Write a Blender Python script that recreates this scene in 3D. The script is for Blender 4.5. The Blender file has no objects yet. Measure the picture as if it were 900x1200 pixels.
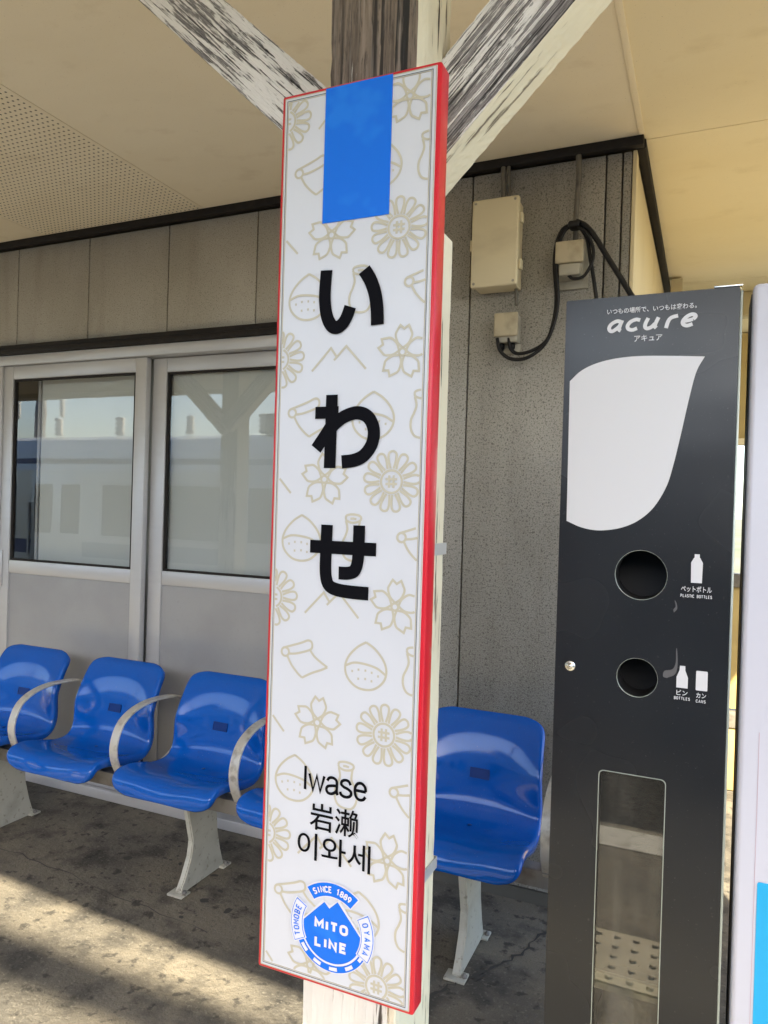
import bpy, bmesh, math, random
from mathutils import Vector, Matrix
S = bpy.context.scene
C = S.collection
PI = math.pi
rad = math.radians
random.seed(7)

# ------------------------------------------------------------------ camera
cam_d = bpy.data.cameras.new('camera')
cam = bpy.data.objects.new('camera', cam_d); C.objects.link(cam)
yaw, pit, rol = .416416, -.0063243, .0298786
fw = Vector((-math.sin(yaw)*math.cos(pit), math.cos(yaw)*math.cos(pit), math.sin(pit)))
r0 = Vector((math.cos(yaw), math.sin(yaw), 0)); u0 = r0.cross(fw)
rt = math.cos(rol)*r0 + math.sin(rol)*u0
up = -math.sin(rol)*r0 + math.cos(rol)*u0
M = Matrix((rt, up, -fw)).transposed().to_4x4(); M.translation = (0, 0, 1.45)
cam.matrix_world = M
cam_d.sensor_fit = 'VERTICAL'; cam_d.sensor_height = 36.0; cam_d.sensor_width = 27.0
cam_d.lens = 36.0*860.33/1200
cam_d.clip_start = .02; cam_d.clip_end = 5000
S.camera = cam

# ------------------------------------------------------------------ light
SUN_AZ, SUN_EL = rad(66), rad(33.3)          # azimuth from +X towards -Y
to_sun = Vector((math.cos(SUN_AZ)*math.cos(SUN_EL), -math.sin(SUN_AZ)*math.cos(SUN_EL), math.sin(SUN_EL)))
W = bpy.data.worlds.new('World'); S.world = W; W.use_nodes = True
wn = W.node_tree.nodes; wl = W.node_tree.links
sky = wn.new('ShaderNodeTexSky'); sky.sky_type = 'NISHITA'; sky.sun_disc = False
sky.sun_elevation = SUN_EL; sky.sun_rotation = math.atan2(to_sun.x, to_sun.y)
sky.air_density = 1.0; sky.dust_density = 1.6; sky.ozone_density = 1.0
wl.new(sky.outputs[0], wn['Background'].inputs[0]); wn['Background'].inputs[1].default_value = .13
sl = bpy.data.lights.new('sun', 'SUN'); sl.energy = 5.0; sl.angle = rad(.45); sl.color = (1, .87, .64)
so = bpy.data.objects.new('sun', sl); C.objects.link(so)
so.rotation_euler = (-to_sun).to_track_quat('-Z', 'Y').to_euler(); so.location = to_sun*20
S.view_settings.view_transform = 'Standard'; S.view_settings.look = 'None'
S.view_settings.exposure = 2.56; S.view_settings.gamma = 1
S.cycles.max_bounces = 12; S.cycles.diffuse_bounces = 6; S.cycles.transparent_max_bounces = 12
S.cycles.caustics_reflective = False; S.cycles.caustics_refractive = False

# ------------------------------------------------------------------ materials
def mat(name, col, rough=.6, spec=.5, metal=0, noise=None, bump=None, coat=0, rvar=None, tint=0):
    """noise: list of (scale(3 or 1), detail, lo, hi, colour, strength); bump: list of (scale, detail, strength, dist)"""
    m = bpy.data.materials.new(name); m.use_nodes = True
    n = m.node_tree.nodes; l = m.node_tree.links; b = n['Principled BSDF']
    b.inputs['Roughness'].default_value = rough; b.inputs['Specular IOR Level'].default_value = spec
    b.inputs['Metallic'].default_value = metal; b.inputs['Coat Weight'].default_value = coat
    b.inputs['Base Color'].default_value = (*col, 1)
    tc = n.new('ShaderNodeTexCoord')
    def tex(sc, det, rgh=.55):
        mp = n.new('ShaderNodeMapping'); l.new(tc.outputs['Object'], mp.inputs[0])
        mp.inputs['Scale'].default_value = sc if isinstance(sc, tuple) else (sc, sc, sc)
        t = n.new('ShaderNodeTexNoise'); t.inputs['Scale'].default_value = 1
        t.inputs['Detail'].default_value = det; t.inputs['Roughness'].default_value = rgh
        l.new(mp.outputs[0], t.inputs[0]); return t.outputs['Fac']
    src = None
    for (sc, det, lo, hi, c2, st) in noise or []:
        f = tex(sc, det)
        r = n.new('ShaderNodeMapRange'); l.new(f, r.inputs[0])
        r.inputs[1].default_value = lo; r.inputs[2].default_value = hi
        r.inputs[3].default_value = 0; r.inputs[4].default_value = st
        x = n.new('ShaderNodeMix'); x.data_type = 'RGBA'
        l.new(r.outputs[0], x.inputs[0])
        if src is None: x.inputs[6].default_value = (*col, 1)
        else: l.new(src, x.inputs[6])
        x.inputs[7].default_value = (*c2, 1); src = x.outputs[2]
    if tint:
        oi = n.new('ShaderNodeObjectInfo'); hv = n.new('ShaderNodeHueSaturation')
        r = n.new('ShaderNodeMapRange'); l.new(oi.outputs['Random'], r.inputs[0]); r.inputs[3].default_value = 1-tint; r.inputs[4].default_value = 1+tint
        l.new(r.outputs[0], hv.inputs['Value']); l.new(src, hv.inputs['Color']); src = hv.outputs[0]
    if rvar:
        f = tex(rvar[0], rvar[1]); r = n.new('ShaderNodeMapRange'); l.new(f, r.inputs[0])
        r.inputs[1].default_value = .2; r.inputs[2].default_value = .8; r.inputs[3].default_value = rough-.03; r.inputs[4].default_value = rvar[2]
        l.new(r.outputs[0], b.inputs['Roughness'])
    if src is not None: l.new(src, b.inputs['Base Color'])
    prev = None
    for (sc, det, st, d) in bump or []:
        f = tex(sc, det, .6)
        bp = n.new('ShaderNodeBump'); bp.inputs['Strength'].default_value = st; bp.inputs['Distance'].default_value = d
        l.new(f, bp.inputs['Height'])
        if prev is not None: l.new(prev, bp.inputs['Normal'])
        prev = bp.outputs[0]
    if prev is not None: l.new(prev, b.inputs['Normal'])
    return m

def glass_mat(name, tint=(.97, .98, .98), refl=1.0, ior=1.5, rough=.008, film=None):
    m = bpy.data.materials.new(name); m.use_nodes = True
    n = m.node_tree.nodes; l = m.node_tree.links; n.remove(n['Principled BSDF'])
    t = n.new('ShaderNodeBsdfTransparent'); t.inputs[0].default_value = (*tint, 1)
    g = n.new('ShaderNodeBsdfGlossy'); g.inputs['Roughness'].default_value = rough; g.inputs[0].default_value = (1, 1, 1, 1)
    f = n.new('ShaderNodeFresnel'); f.inputs[0].default_value = ior
    tw = n.new('ShaderNodeTexCoord'); nw = n.new('ShaderNodeTexNoise'); nw.inputs['Scale'].default_value = 2.6; nw.inputs['Detail'].default_value = 2
    bw = n.new('ShaderNodeBump'); bw.inputs['Strength'].default_value = .06; bw.inputs['Distance'].default_value = .006
    l.new(tw.outputs['Object'], nw.inputs[0]); l.new(nw.outputs['Fac'], bw.inputs['Height']); l.new(bw.outputs[0], g.inputs['Normal'])
    k = n.new('ShaderNodeMath'); k.operation = 'MULTIPLY'; k.inputs[1].default_value = refl; k.use_clamp = True
    x = n.new('ShaderNodeMixShader')
    ge_ = n.new('ShaderNodeNewGeometry'); fr = n.new('ShaderNodeMath'); fr.operation = 'SUBTRACT'; fr.inputs[0].default_value = 1
    l.new(ge_.outputs['Backfacing'], fr.inputs[1]); k2 = n.new('ShaderNodeMath'); k2.operation = 'MULTIPLY'
    l.new(f.outputs[0], k.inputs[0]); l.new(k.outputs[0], k2.inputs[0]); l.new(fr.outputs[0], k2.inputs[1]); l.new(k2.outputs[0], x.inputs[0]); l.new(t.outputs[0], x.inputs[1]); l.new(g.outputs[0], x.inputs[2])
    if film:
        df = n.new('ShaderNodeBsdfDiffuse'); df.inputs[0].default_value = (*film, 1)
        tc = n.new('ShaderNodeTexCoord'); mp = n.new('ShaderNodeMapping'); mp.inputs['Scale'].default_value = (16, 16, 2.2)
        ns = n.new('ShaderNodeTexNoise'); ns.inputs['Scale'].default_value = 1; ns.inputs['Detail'].default_value = 7
        mr = n.new('ShaderNodeMapRange'); mr.inputs[1].default_value = .42; mr.inputs[2].default_value = .72; mr.inputs[3].default_value = .10; mr.inputs[4].default_value = .55
        l.new(tc.outputs['Object'], mp.inputs[0]); l.new(mp.outputs[0], ns.inputs[0]); l.new(ns.outputs['Fac'], mr.inputs[0])
        y = n.new('ShaderNodeMixShader'); l.new(mr.outputs[0], y.inputs[0]); l.new(x.outputs[0], y.inputs[1]); l.new(df.outputs[0], y.inputs[2]); x = y
    l.new(x.outputs[0], n['Material Output'].inputs[0]); return m

def peel_mat(name, paint, wood1, wood2, axis_scale, lo, hi, zgrad=None, crack=None):
    """weathered timber: grain runs along local Z; paint flakes off in long slivers.
    zgrad (z0, z1, add): more bare wood towards local height z1."""
    m = bpy.data.materials.new(name); m.use_nodes = True
    n = m.node_tree.nodes; l = m.node_tree.links; b = n['Principled BSDF']
    tc = n.new('ShaderNodeTexCoord')
    def noise(sc, det, rgh=.6, dist=0):
        mp = n.new('ShaderNodeMapping'); l.new(tc.outputs['Object'], mp.inputs[0]); mp.inputs['Scale'].default_value = sc
        t = n.new('ShaderNodeTexNoise'); t.inputs['Scale'].default_value = 1; t.inputs['Detail'].default_value = det
        t.inputs['Roughness'].default_value = rgh; t.inputs['Distortion'].default_value = dist
        l.new(mp.outputs[0], t.inputs[0]); return t.outputs['Fac']
    def rng(f, a, c, o0=0, o1=1):
        r = n.new('ShaderNodeMapRange'); l.new(f, r.inputs[0])
        r.inputs[1].default_value = a; r.inputs[2].default_value = c; r.inputs[3].default_value = o0; r.inputs[4].default_value = o1
        return r.outputs[0]
    def math_(op, a, c):
        q = n.new('ShaderNodeMath'); q.operation = op
        for i, v in enumerate((a, c)):
            if isinstance(v, (int, float)): q.inputs[i].default_value = v
            else: l.new(v, q.inputs[i])
        return q.outputs[0]
    def mix(f, a, c):
        x = n.new('ShaderNodeMix'); x.data_type = 'RGBA'; l.new(f, x.inputs[0])
        for i, v in ((6, a), (7, c)):
            if isinstance(v, tuple): x.inputs[i].default_value = (*v, 1)
            else: l.new(v, x.inputs[i])
        return x.outputs[2]
    gx, gz = axis_scale
    grain = noise((gx, gx, gz), 6, .65, .3)
    fine = noise((gx*3, gx*3, gz*2.2), 4)
    patch = noise((9, 9, 4), 4, .6)
    streak = noise((gx*2.2, gx*2.2, gz*.5), 3, .5)
    f = math_('ADD', math_('MULTIPLY', grain, .5), math_('ADD', math_('MULTIPLY', fine, .2), math_('ADD', math_('MULTIPLY', patch, .25), math_('MULTIPLY', streak, .2))))
    if zgrad:
        sp = n.new('ShaderNodeSeparateXYZ'); l.new(tc.outputs['Object'], sp.inputs[0])
        f = math_('ADD', f, rng(sp.outputs[2], zgrad[0], zgrad[1], 0, zgrad[2]))
    bare = rng(f, lo, hi)
    wood = mix(rng(grain, .35, .65), wood1, wood2)
    sp_ = noise((230, 230, 26), 4, .7)
    wood = mix(rng(sp_, .50, .66, 0, .75), wood, tuple(c*.45 for c in wood1))
    wood = mix(rng(streak, .56, .66), wood, tuple(c*.25 for c in wood1))
    if crack:
        ck = noise((42, 42, 1.1), 3, .5, .5); lam = noise((150, 150, 5), 3)
        wood = mix(rng(ck, .60, .64), wood, (.012, .010, .008)); wood = mix(rng(lam, .55, .7, 0, .6), wood, (.30, .26, .22))
    pc = mix(rng(patch, .42, .75, 0, .55), paint, tuple(c*.78 for c in paint))
    col = mix(bare, pc, wood)
    l.new(col, b.inputs['Base Color']); b.inputs['Roughness'].default_value = .75
    h = math_('SUBTRACT', math_('MULTIPLY', grain, .5), math_('MULTIPLY', bare, .45))
    h = math_('ADD', h, math_('MULTIPLY', fine, .25))
    bp = n.new('ShaderNodeBump'); bp.inputs['Strength'].default_value = .9; bp.inputs['Distance'].default_value = .006
    l.new(h, bp.inputs['Height']); l.new(bp.outputs[0], b.inputs['Normal'])
    return m

mt = {}
mt['white'] = mat('sign_white', (.60, .615, .66), .32, noise=[(6, 3, .5, .8, (.565, .58, .625), .6)], bump=[(35, 2, .03, .002)])
mt['red'] = mat('sign_red', (.56, .014, .028), .3, .35, noise=[((30, 30, 6), 3, .55, .8, (.52, .03, .04), .6), ((60, 60, 20), 4, .68, .72, (.7, .3, .3), .5)])
mt['gold'] = mat('print_gold', (.50, .465, .36), .4)
mt['line'] = mat('print_dark_line', (.10, .11, .10), .5)
mt['goldline'] = mat('print_gold_line', (.45, .38, .20), .5)
mt['blue'] = mat('sign_blue', (.004, .150, .72), .25, .3, noise=[((9, 9, 5), 3, .55, .62, (.012, .19, .76), .8)])
mt['black'] = mat('print_black', (.004, .004, .006), .6, .06)
mt['pwhite'] = mat('print_white', (.68, .69, .73), .4)
mt['seat'] = mat('seat_blue', (.001, .084, .42), .07, .45, noise=[(5, 4, .5, .8, (.002, .098, .46), .6), (60, 3, .62, .72, (.008, .055, .24), .4), ((4, 4, 4), 6, .60, .75, (.05, .15, .46), .3), (190, 2, .70, .74, (.10, .18, .42), .6)], bump=[(14, 3, .04, .004), (160, 2, .04, .0006)], rvar=(7, 5, .13))
mt['slot'] = mat('slot_shade_plastic', (.001, .028, .17), .45, .25)
mt['cast'] = mat('leg_paint', (.42, .42, .37), .55, noise=[(9, 5, .5, .75, (.27, .26, .22), .8), (45, 3, .6, .7, (.16, .14, .11), .6)], bump=[(60, 4, .2, .002)])
mt['arm'] = mat('armrest_steel', (.50, .49, .45), .42, .5, .25, noise=[((20, 20, 20), 5, .52, .66, (.22, .20, .17), .75)], bump=[(70, 3, .15, .001)])
mt['beam'] = mat('beam_steel', (.20, .195, .19), .55, .5, .3, noise=[(14, 4, .5, .7, (.10, .085, .07), .8)])
mt['alu'] = mat('aluminium', (.50, .503, .515), .38, .5, .35, noise=[((3, 3, 20), 3, .5, .8, (.46, .46, .47), .6)])
mt['kick'] = mat('door_panel', (.335, .338, .345), .35, .5, .1, noise=[(2.5, 5, .45, .8, (.25, .25, .265), .7), (70, 2, .6, .75, (.28, .28, .28), .5)])
mt['wall'] = mat('stucco', (.385, .370, .335), .9, .15, noise=[((1.6, 1.6, .7), 6, .40, .70, (.25, .232, .195), .85), ((9, 9, 1.2), 5, .55, .75, (.22, .20, .165), .5), (190, 3, .56, .66, (.11, .103, .09), .75), (340, 2, .54, .66, (.52, .49, .43), .6), (100, 4, .62, .68, (.09, .085, .075), .5)], bump=[(190, 4, .6, .004), (340, 2, .5, .002)], tint=.07)
mt['wall2'] = mat('stucco_shaded', (.36, .345, .312), .9, .15, noise=[((1.8, 1.8, .8), 6, .38, .66, (.19, .18, .157), .85), ((11, 11, 1.0), 5, .54, .76, (.17, .158, .135), .45), (170, 3, .54, .63, (.085, .08, .07), .8), (300, 2, .53, .64, (.42, .41, .38), .65), (90, 4, .58, .66, (.06, .057, .05), .6)], bump=[(170, 4, .8, .005), (320, 2, .5, .002)], tint=.05)  # same stucco as the other panels, darker right-hand shading put into the colour
mt['joint'] = mat('joint_seal', (.10, .095, .08), .8)
mt['trim'] = mat('dark_trim', (.012, .010, .009), .6, .25, noise=[(20, 4, .5, .75, (.026, .021, .018), .7)], bump=[(30, 3, .1, .003)])
mt['ply'] = mat('sunned_board', (.36, .27, .10), .7, noise=[((2, 2, 9), 4, .45, .75, (.28, .20, .07), .7)])
mt['cream'] = mat('cream_board', (.62, .54, .35), .7, noise=[((2, 2, 1.2), 5, .45, .8, (.50, .42, .25), .7)], bump=[(60, 3, .05, .002)])
mt['ceil'] = mat('ceiling_board', (.87, .80, .64), .75, .25, noise=[((1.2, 2.6, 1), 6, .45, .78, (.80, .72, .55), .8), ((5, 7, 7), 6, .58, .76, (.66, .57, .41), .5), (240, 2, .68, .76, (.3, .25, .18), .7)], bump=[(1.4, 2, .14, .03), (90, 2, .05, .002)])
mt['ceil2'] = mat('ceiling_board_lit', (.92, .83, .60), .75, .25, noise=[((1.2, 2.6, 1), 6, .45, .78, (.87, .77, .53), .8), ((5, 7, 7), 6, .58, .76, (.72, .62, .39), .45), (240, 2, .68, .76, (.35, .3, .2), .7)], bump=[(1.4, 2, .14, .03), (90, 2, .05, .002)])  # right-hand boards: yellow bounce from the sunlit floor put into the colour
mt['ceilback'] = mat('ceiling_joint', (.20, .17, .11), .8)
mt['hole'] = mat('perforation', (.05, .045, .035), .9)
mt['box'] = mat('box_plastic', (.66, .59, .41), .5, noise=[((4, 4, 9), 4, .48, .75, (.50, .43, .29), .7)])
mt['jcover'] = mat('soiled_box_cover', (.46, .40, .28), .5, noise=[(14, 5, .45, .7, (.26, .22, .15), .8)])
mt['jbox'] = mat('grey_plastic', (.36, .34, .28), .5, noise=[(14, 4, .5, .72, (.20, .18, .14), .8)])
mt['cable'] = mat('cable_rubber', (.007, .007, .008), .55, .3)
mt['conduit'] = mat('conduit_paint', (.13, .12, .10), .6, noise=[(25, 4, .5, .7, (.05, .045, .04), .7)])
mt['bin'] = mat('bin_charcoal', (.010, .0115, .0145), .22, .42, noise=[(3, 2, .2, .85, (.015, .016, .018), .8), ((90, 90, 14), 2, .70, .78, (.07, .07, .067), .35), (260, 2, .70, .76, (.10, .10, .10), .4)], bump=[(2.6, 2, .14, .03), (420, 2, .06, .0006)], rvar=((3, 3, 2), 2, .34))
mt['binlight'] = mat('bin_print', (.60, .61, .64), .45)
mt['bindark'] = mat('bin_inside', (.010, .010, .011), .6)
mt['binedge'] = mat('bin_edge', (.36, .40, .36), .35, .5, .4)
mt['smear'] = mat('bin_smear', (.085, .085, .09), .6)
mt['chrome'] = mat('chrome', (.75, .75, .73), .18, .5, 1)
mt['vend'] = mat('vending_white', (.56, .57, .65), .30, noise=[((2, 2, 1), 3, .5, .8, (.52, .53, .61), .6)])
mt['vendblue'] = mat('vending_cyan', (.01, .36, .68), .35)
mt['vendside'] = mat('vending_side', (.02, .02, .022), .5)
mt['liner'] = mat('bag_film', (.40, .40, .37), .28, .5, noise=[(14, 5, .42, .7, (.10, .095, .08), .9)], bump=[(9, 4, .9, .05)])
mt['floor'] = mat('platform_concrete', (.180, .162, .130), .9, .2, noise=[(1.3, 8, .42, .64, (.072, .070, .066), .9), (6, 8, .49, .62, (.045, .044, .042), .7), (22, 6, .575, .65, (.034, .033, .032), .75), (75, 5, .56, .68, (.25, .235, .20), .4), (260, 2, .56, .64, (.06, .057, .052), .5)], bump=[(38, 8, .6, .009), (110, 4, .6, .004)])
mt['oldfloor'] = mt['floor']
mt['stain'] = mat('floor_stain', (.045, .043, .040), .85, noise=[(40, 4, .5, .7, (.05, .047, .043), .8)])
mt['ballast'] = mat('ballast', (.17, .155, .135), .95, noise=[(14, 6, .42, .62, (.07, .06, .05), .9)], bump=[(18, 5, 1, .08)])
mt['ground'] = mat('earth', (.14, .13, .09), .95, noise=[(.12, 6, .4, .65, (.07, .09, .035), .9)])
mt['steel'] = mat('rail_steel', (.22, .17, .13), .45, .5, .6)
mt['linewhite'] = mat('platform_line', (.42, .42, .39), .7, noise=[(12, 5, .5, .68, (.20, .19, .18), .8)])
mt['tactile'] = mat('tactile_tile', (.33, .30, .22), .7, noise=[(9, 5, .5, .7, (.22, .20, .15), .8)])
mt['screen'] = mat('interior_screen', (.46, .485, .48), .8, noise=[((1.5, 1, .8), 3, .45, .75, (.40, .43, .44), .7)])
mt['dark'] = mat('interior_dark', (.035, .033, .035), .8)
mt['glass'] = glass_mat('window_glass', refl=1.7)
mt['binglass'] = glass_mat('bin_window', (.72, .70, .64), refl=2.2, ior=1.5, rough=.012, film=(.19, .18, .155))
mt['trainw'] = mat('train_body', (.62, .63, .63), .35, .5, .3, noise=[((.4, .4, 3), 3, .5, .8, (.54, .55, .56), .6)])
mt['trainblue'] = mat('train_stripe', (.07, .09, .20), .35)
mt['trainglass'] = mat('train_window', (.02, .022, .025), .06, .8)
mt['traingrey'] = mat('train_roof', (.20, .20, .20), .6)
mt['fascia'] = mat('fascia_paint', (.55, .53, .47), .6, noise=[(5, 5, .5, .72, (.38, .36, .30), .7)])
mt['roofmetal'] = mat('roof_metal', (.20, .20, .21), .5)
mt['ins'] = mat('porcelain', (.72, .70, .66), .2)
mt['postw'] = peel_mat('post_timber', (.72, .70, .63), (.088, .066, .050), (.27, .215, .165), (60, 3.0), .635, .665, zgrad=(1.0, 2.15, .22), crack=1)
mt['plank'] = peel_mat('plank_timber', (.70, .64, .48), (.14, .10, .07), (.30, .24, .17), (40, 2.4), .655, .68)
mt['brace'] = peel_mat('brace_timber', (.74, .73, .72), (.085, .08, .085), (.24, .23, .235), (150, 11.0), .585, .615)
mt['brace2'] = peel_mat('bare_brace_timber', (.74, .73, .72), (.085, .077, .082), (.34, .32, .325), (150, 6.5), .535, .56)
mt['braceu'] = peel_mat('brace_underside', (.74, .69, .54), (.10, .075, .06), (.24, .20, .15), (40, 3.2), .635, .66)

# ------------------------------------------------------------------ helpers
def link(name, me, m=None, parent=None, smooth=False):
    o = bpy.data.objects.new(name, me); C.objects.link(o)
    if m is not None: me.materials.clear(); me.materials.append(m)
    if parent is not None: o.parent = parent
    if smooth:
        for p in me.polygons: p.use_smooth = True
    return o

def tag(o, label=None, cat=None, group=None, kind=None):
    if label: o['label'] = label
    if cat: o['category'] = cat
    if group: o['group'] = group
    if kind: o['kind'] = kind
    return o

def thing(name, label, cat, loc=(0, 0, 0), group=None):
    o = bpy.data.objects.new(name, None); C.objects.link(o); o.location = loc; o.empty_display_size = .1
    return tag(o, label, cat, group)

def bm_box(bm, x0, x1, y0, y1, z0, z1):
    v = [bm.verts.new((x, y, z)) for x in (x0, x1) for y in (y0, y1) for z in (z0, z1)]
    for f in ((0, 1, 3, 2), (4, 6, 7, 5), (0, 4, 5, 1), (2, 3, 7, 6), (0, 2, 6, 4), (1, 5, 7, 3)):
        bm.faces.new([v[i] for i in f])

def boxes(name, L, m, parent=None, bevel=0, seg=2, smooth=True):
    """several boxes that are one piece"""
    bm = bmesh.new()
    for b in L:
        bm_box(bm, *b)
    bmesh.ops.recalc_face_normals(bm, faces=bm.faces)
    if bevel:
        bmesh.ops.bevel(bm, geom=list(bm.edges), offset=bevel, segments=seg, affect='EDGES', profile=.5)
    me = bpy.data.meshes.new(name); bm.to_mesh(me); bm.free()
    o = link(name, me, m, parent)
    if bevel and smooth:
        for p in me.polygons: p.use_smooth = True
        try: me.set_sharp_from_angle(angle=rad(40))
        except Exception: pass
    return o

def box(name, b, m, parent=None, bevel=0, seg=2): return boxes(name, [b], m, parent, bevel, seg)

def smooth_path(pts, n=8):
    P = [Vector(p) for p in pts]; out = []
    for i in range(len(P)-1):
        a = P[i-1] if i > 0 else P[i]*2-P[i+1]; b = P[i]; c = P[i+1]; d = P[i+2] if i+2 < len(P) else P[i+1]*2-P[i]
        for k in range(n):
            t = k/n
            out.append(.5*((2*b)+(c-a)*t+(2*a-5*b+4*c-d)*t*t+(3*b-a-3*c+d)*t**3))
    out.append(P[-1]); return out

def tube(name, pts, r, m, parent=None, seg=8, sm=0):
    P = smooth_path(pts, sm) if sm else [Vector(p) for p in pts]
    bm = bmesh.new(); rings = []; ref = Vector((0, 0, 1))
    for i, p in enumerate(P):
        t = (P[min(i+1, len(P)-1)]-P[max(i-1, 0)]).normalized()
        if i == 0:
            if abs(t.dot(ref)) > .9: ref = Vector((1, 0, 0))
            x = t.cross(ref).normalized()
        else: x = (x-t*x.dot(t)).normalized()
        y = t.cross(x)
        rings.append([bm.verts.new(p+r*(math.cos(2*PI*k/seg)*x+math.sin(2*PI*k/seg)*y)) for k in range(seg)])
    for a, b in zip(rings, rings[1:]):
        for k in range(seg): bm.faces.new((a[k], a[(k+1) % seg], b[(k+1) % seg], b[k]))
    bm.faces.new(rings[0]); bm.faces.new(rings[-1])
    bmesh.ops.recalc_face_normals(bm, faces=bm.faces)
    me = bpy.data.meshes.new(name); bm.to_mesh(me); bm.free()
    return link(name, me, m, parent, True)

def lathe(name, prof, m, parent=None, seg=24, axis='Z', cap=True):
    bm = bmesh.new(); R = []
    for r, z in prof:
        R.append([bm.verts.new((r*math.cos(2*PI*k/seg), r*math.sin(2*PI*k/seg), z)) for k in range(seg)])
    for a, b in zip(R, R[1:]):
        for k in range(seg): bm.faces.new((a[k], a[(k+1) % seg], b[(k+1) % seg], b[k]))
    if cap: bm.faces.new(R[0]); bm.faces.new(R[-1])
    if axis == 'Y': bmesh.ops.rotate(bm, verts=bm.verts, matrix=Matrix.Rotation(PI/2, 3, 'X'))
    if axis == 'X': bmesh.ops.rotate(bm, verts=bm.verts, matrix=Matrix.Rotation(PI/2, 3, 'Y'))
    bmesh.ops.recalc_face_normals(bm, faces=bm.faces)
    me = bpy.data.meshes.new(name); bm.to_mesh(me); bm.free()
    return link(name, me, m, parent, True)

def curve_to_mesh(cu, name):
    o = bpy.data.objects.new('tmp', cu); C.objects.link(o)
    dg = bpy.context.evaluated_depsgraph_get(); dg.update()
    me = bpy.data.meshes.new_from_object(o.evaluated_get(dg))
    bpy.data.objects.remove(o); me.name = name; return me

RX = (PI/2, 0, 0)      # flat shapes are drawn in local XY and stood upright, facing -Y
def flat(name, polys, m, parent, y=0, thick=.0006, bevel=0):
    """plate with holes; polys are closed outlines in (x, z); its front sits at y - thick"""
    cu = bpy.data.curves.new(name, 'CURVE'); cu.dimensions = '2D'; cu.fill_mode = 'BOTH'; cu.extrude = thick/2
    for P in polys:
        s = cu.splines.new('POLY'); s.points.add(len(P)-1)
        for q, p in zip(s.points, P): q.co = (p[0], p[1], 0, 1)
        s.use_cyclic_u = True
    me = curve_to_mesh(cu, name); bpy.data.curves.remove(cu)
    o = link(name, me, m, parent); o.rotation_euler = RX; o.location = (0, y-thick/2, 0)
    return o

def text(name, s, size, m, parent, x, z, y, off=0, shear=0, sx=1, align='CENTER', thick=.0006, rot=0, space=1):
    cu = bpy.data.curves.new(name, 'FONT'); cu.body = s; cu.size = size; cu.offset = off; cu.shear = shear
    cu.align_x = align; cu.align_y = 'BOTTOM_BASELINE'; cu.extrude = thick/2; cu.resolution_u = 6; cu.space_character = space
    me = curve_to_mesh(cu, name); bpy.data.curves.remove(cu)
    o = link(name, me, m, parent)
    o.rotation_euler = (PI/2, -rot, 0); o.location = (x, y-thick/2, z); o.scale = (sx, 1, 1)
    return o

def fit_text(name, s, x0, x1, z0, z1, m, parent, y, off=0, shear=0):
    """text scaled so its ink fills the given box"""
    o = text(name, s, .1, m, parent, 0, 0, y, off=off, shear=shear)
    vs = [v.co for v in o.data.vertices]
    a, b = min(v.x for v in vs), max(v.x for v in vs); c, d = min(v.y for v in vs), max(v.y for v in vs)
    for v in o.data.vertices:
        v.co.x = (v.co.x-a)/(b-a)*(x1-x0)+x0; v.co.y = (v.co.y-c)/(d-c)*(z1-z0)+z0
        v.co.z *= 1
    o.location.x = 0; o.location.z = 0
    return o

def ribbon_poly(P, w, closed=False):
    """(verts, faces) of a mitred strip of width w along a 2-D polyline"""
    n = len(P); V = []; F = []
    P = [Vector((p[0], p[1])) for p in P]
    for i in range(n):
        if closed: a = P[(i-1) % n]; b = P[(i+1) % n]
        else: a = P[max(i-1, 0)]; b = P[min(i+1, n-1)]
        d1 = (P[i]-a); d2 = (b-P[i])
        if d1.length < 1e-9: d1 = d2
        if d2.length < 1e-9: d2 = d1
        d1.normalize(); d2.normalize()
        n1 = Vector((-d1.y, d1.x)); n2 = Vector((-d2.y, d2.x)); mm = (n1+n2)
        if mm.length < .2: mm = n1.copy()
        mm.normalize(); k = 1/max(.5, mm.dot(n1))
        V += [P[i]+mm*w/2*k, P[i]-mm*w/2*k]
    for i in range(n if closed else n-1):
        j = (i+1) % n
        F.append((2*i, 2*i+1, 2*j+1, 2*j))
    return V, F

def ribbons(name, lines, w, m, parent, y, clip=None, thick=0):
    """printed line drawing: several strips in one motif; lines = [(points, closed)]"""
    V = []; F = []; lay = 0
    for P, closed in lines:
        segs = [(P, closed)]
        if clip:
            ins = [clip[0] <= p[0] <= clip[1] and clip[2] <= p[1] <= clip[3] for p in P]
            if not all(ins):
                segs = []; n = len(P); order = list(range(n))
                if closed:
                    k = next((i for i in range(n) if not ins[i]), 0); order = [(k+i) % n for i in range(n)]+[k]
                cur = []
                for i in order:
                    if ins[i]: cur.append(P[i])
                    else:
                        if len(cur) > 1: segs.append((cur, False))
                        cur = []
                if len(cur) > 1: segs.append((cur, False))
        for q, cl in segs:
            v, f = ribbon_poly(q, w, cl); b = len(V); lay += 1
            V += [(p.x, y-lay*.000012, p.y) for p in v]; F += [tuple(b+i for i in t) for t in f]
    if not F: return None
    me = bpy.data.meshes.new(name); me.from_pydata(V, [], F)
    bm = bmesh.new(); bm.from_mesh(me)
    for f in bm.faces:
        f.normal_update()
        if f.normal.y > 0: f.normal_flip()
    bm.to_mesh(me); bm.free()
    return link(name, me, m, parent)

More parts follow.
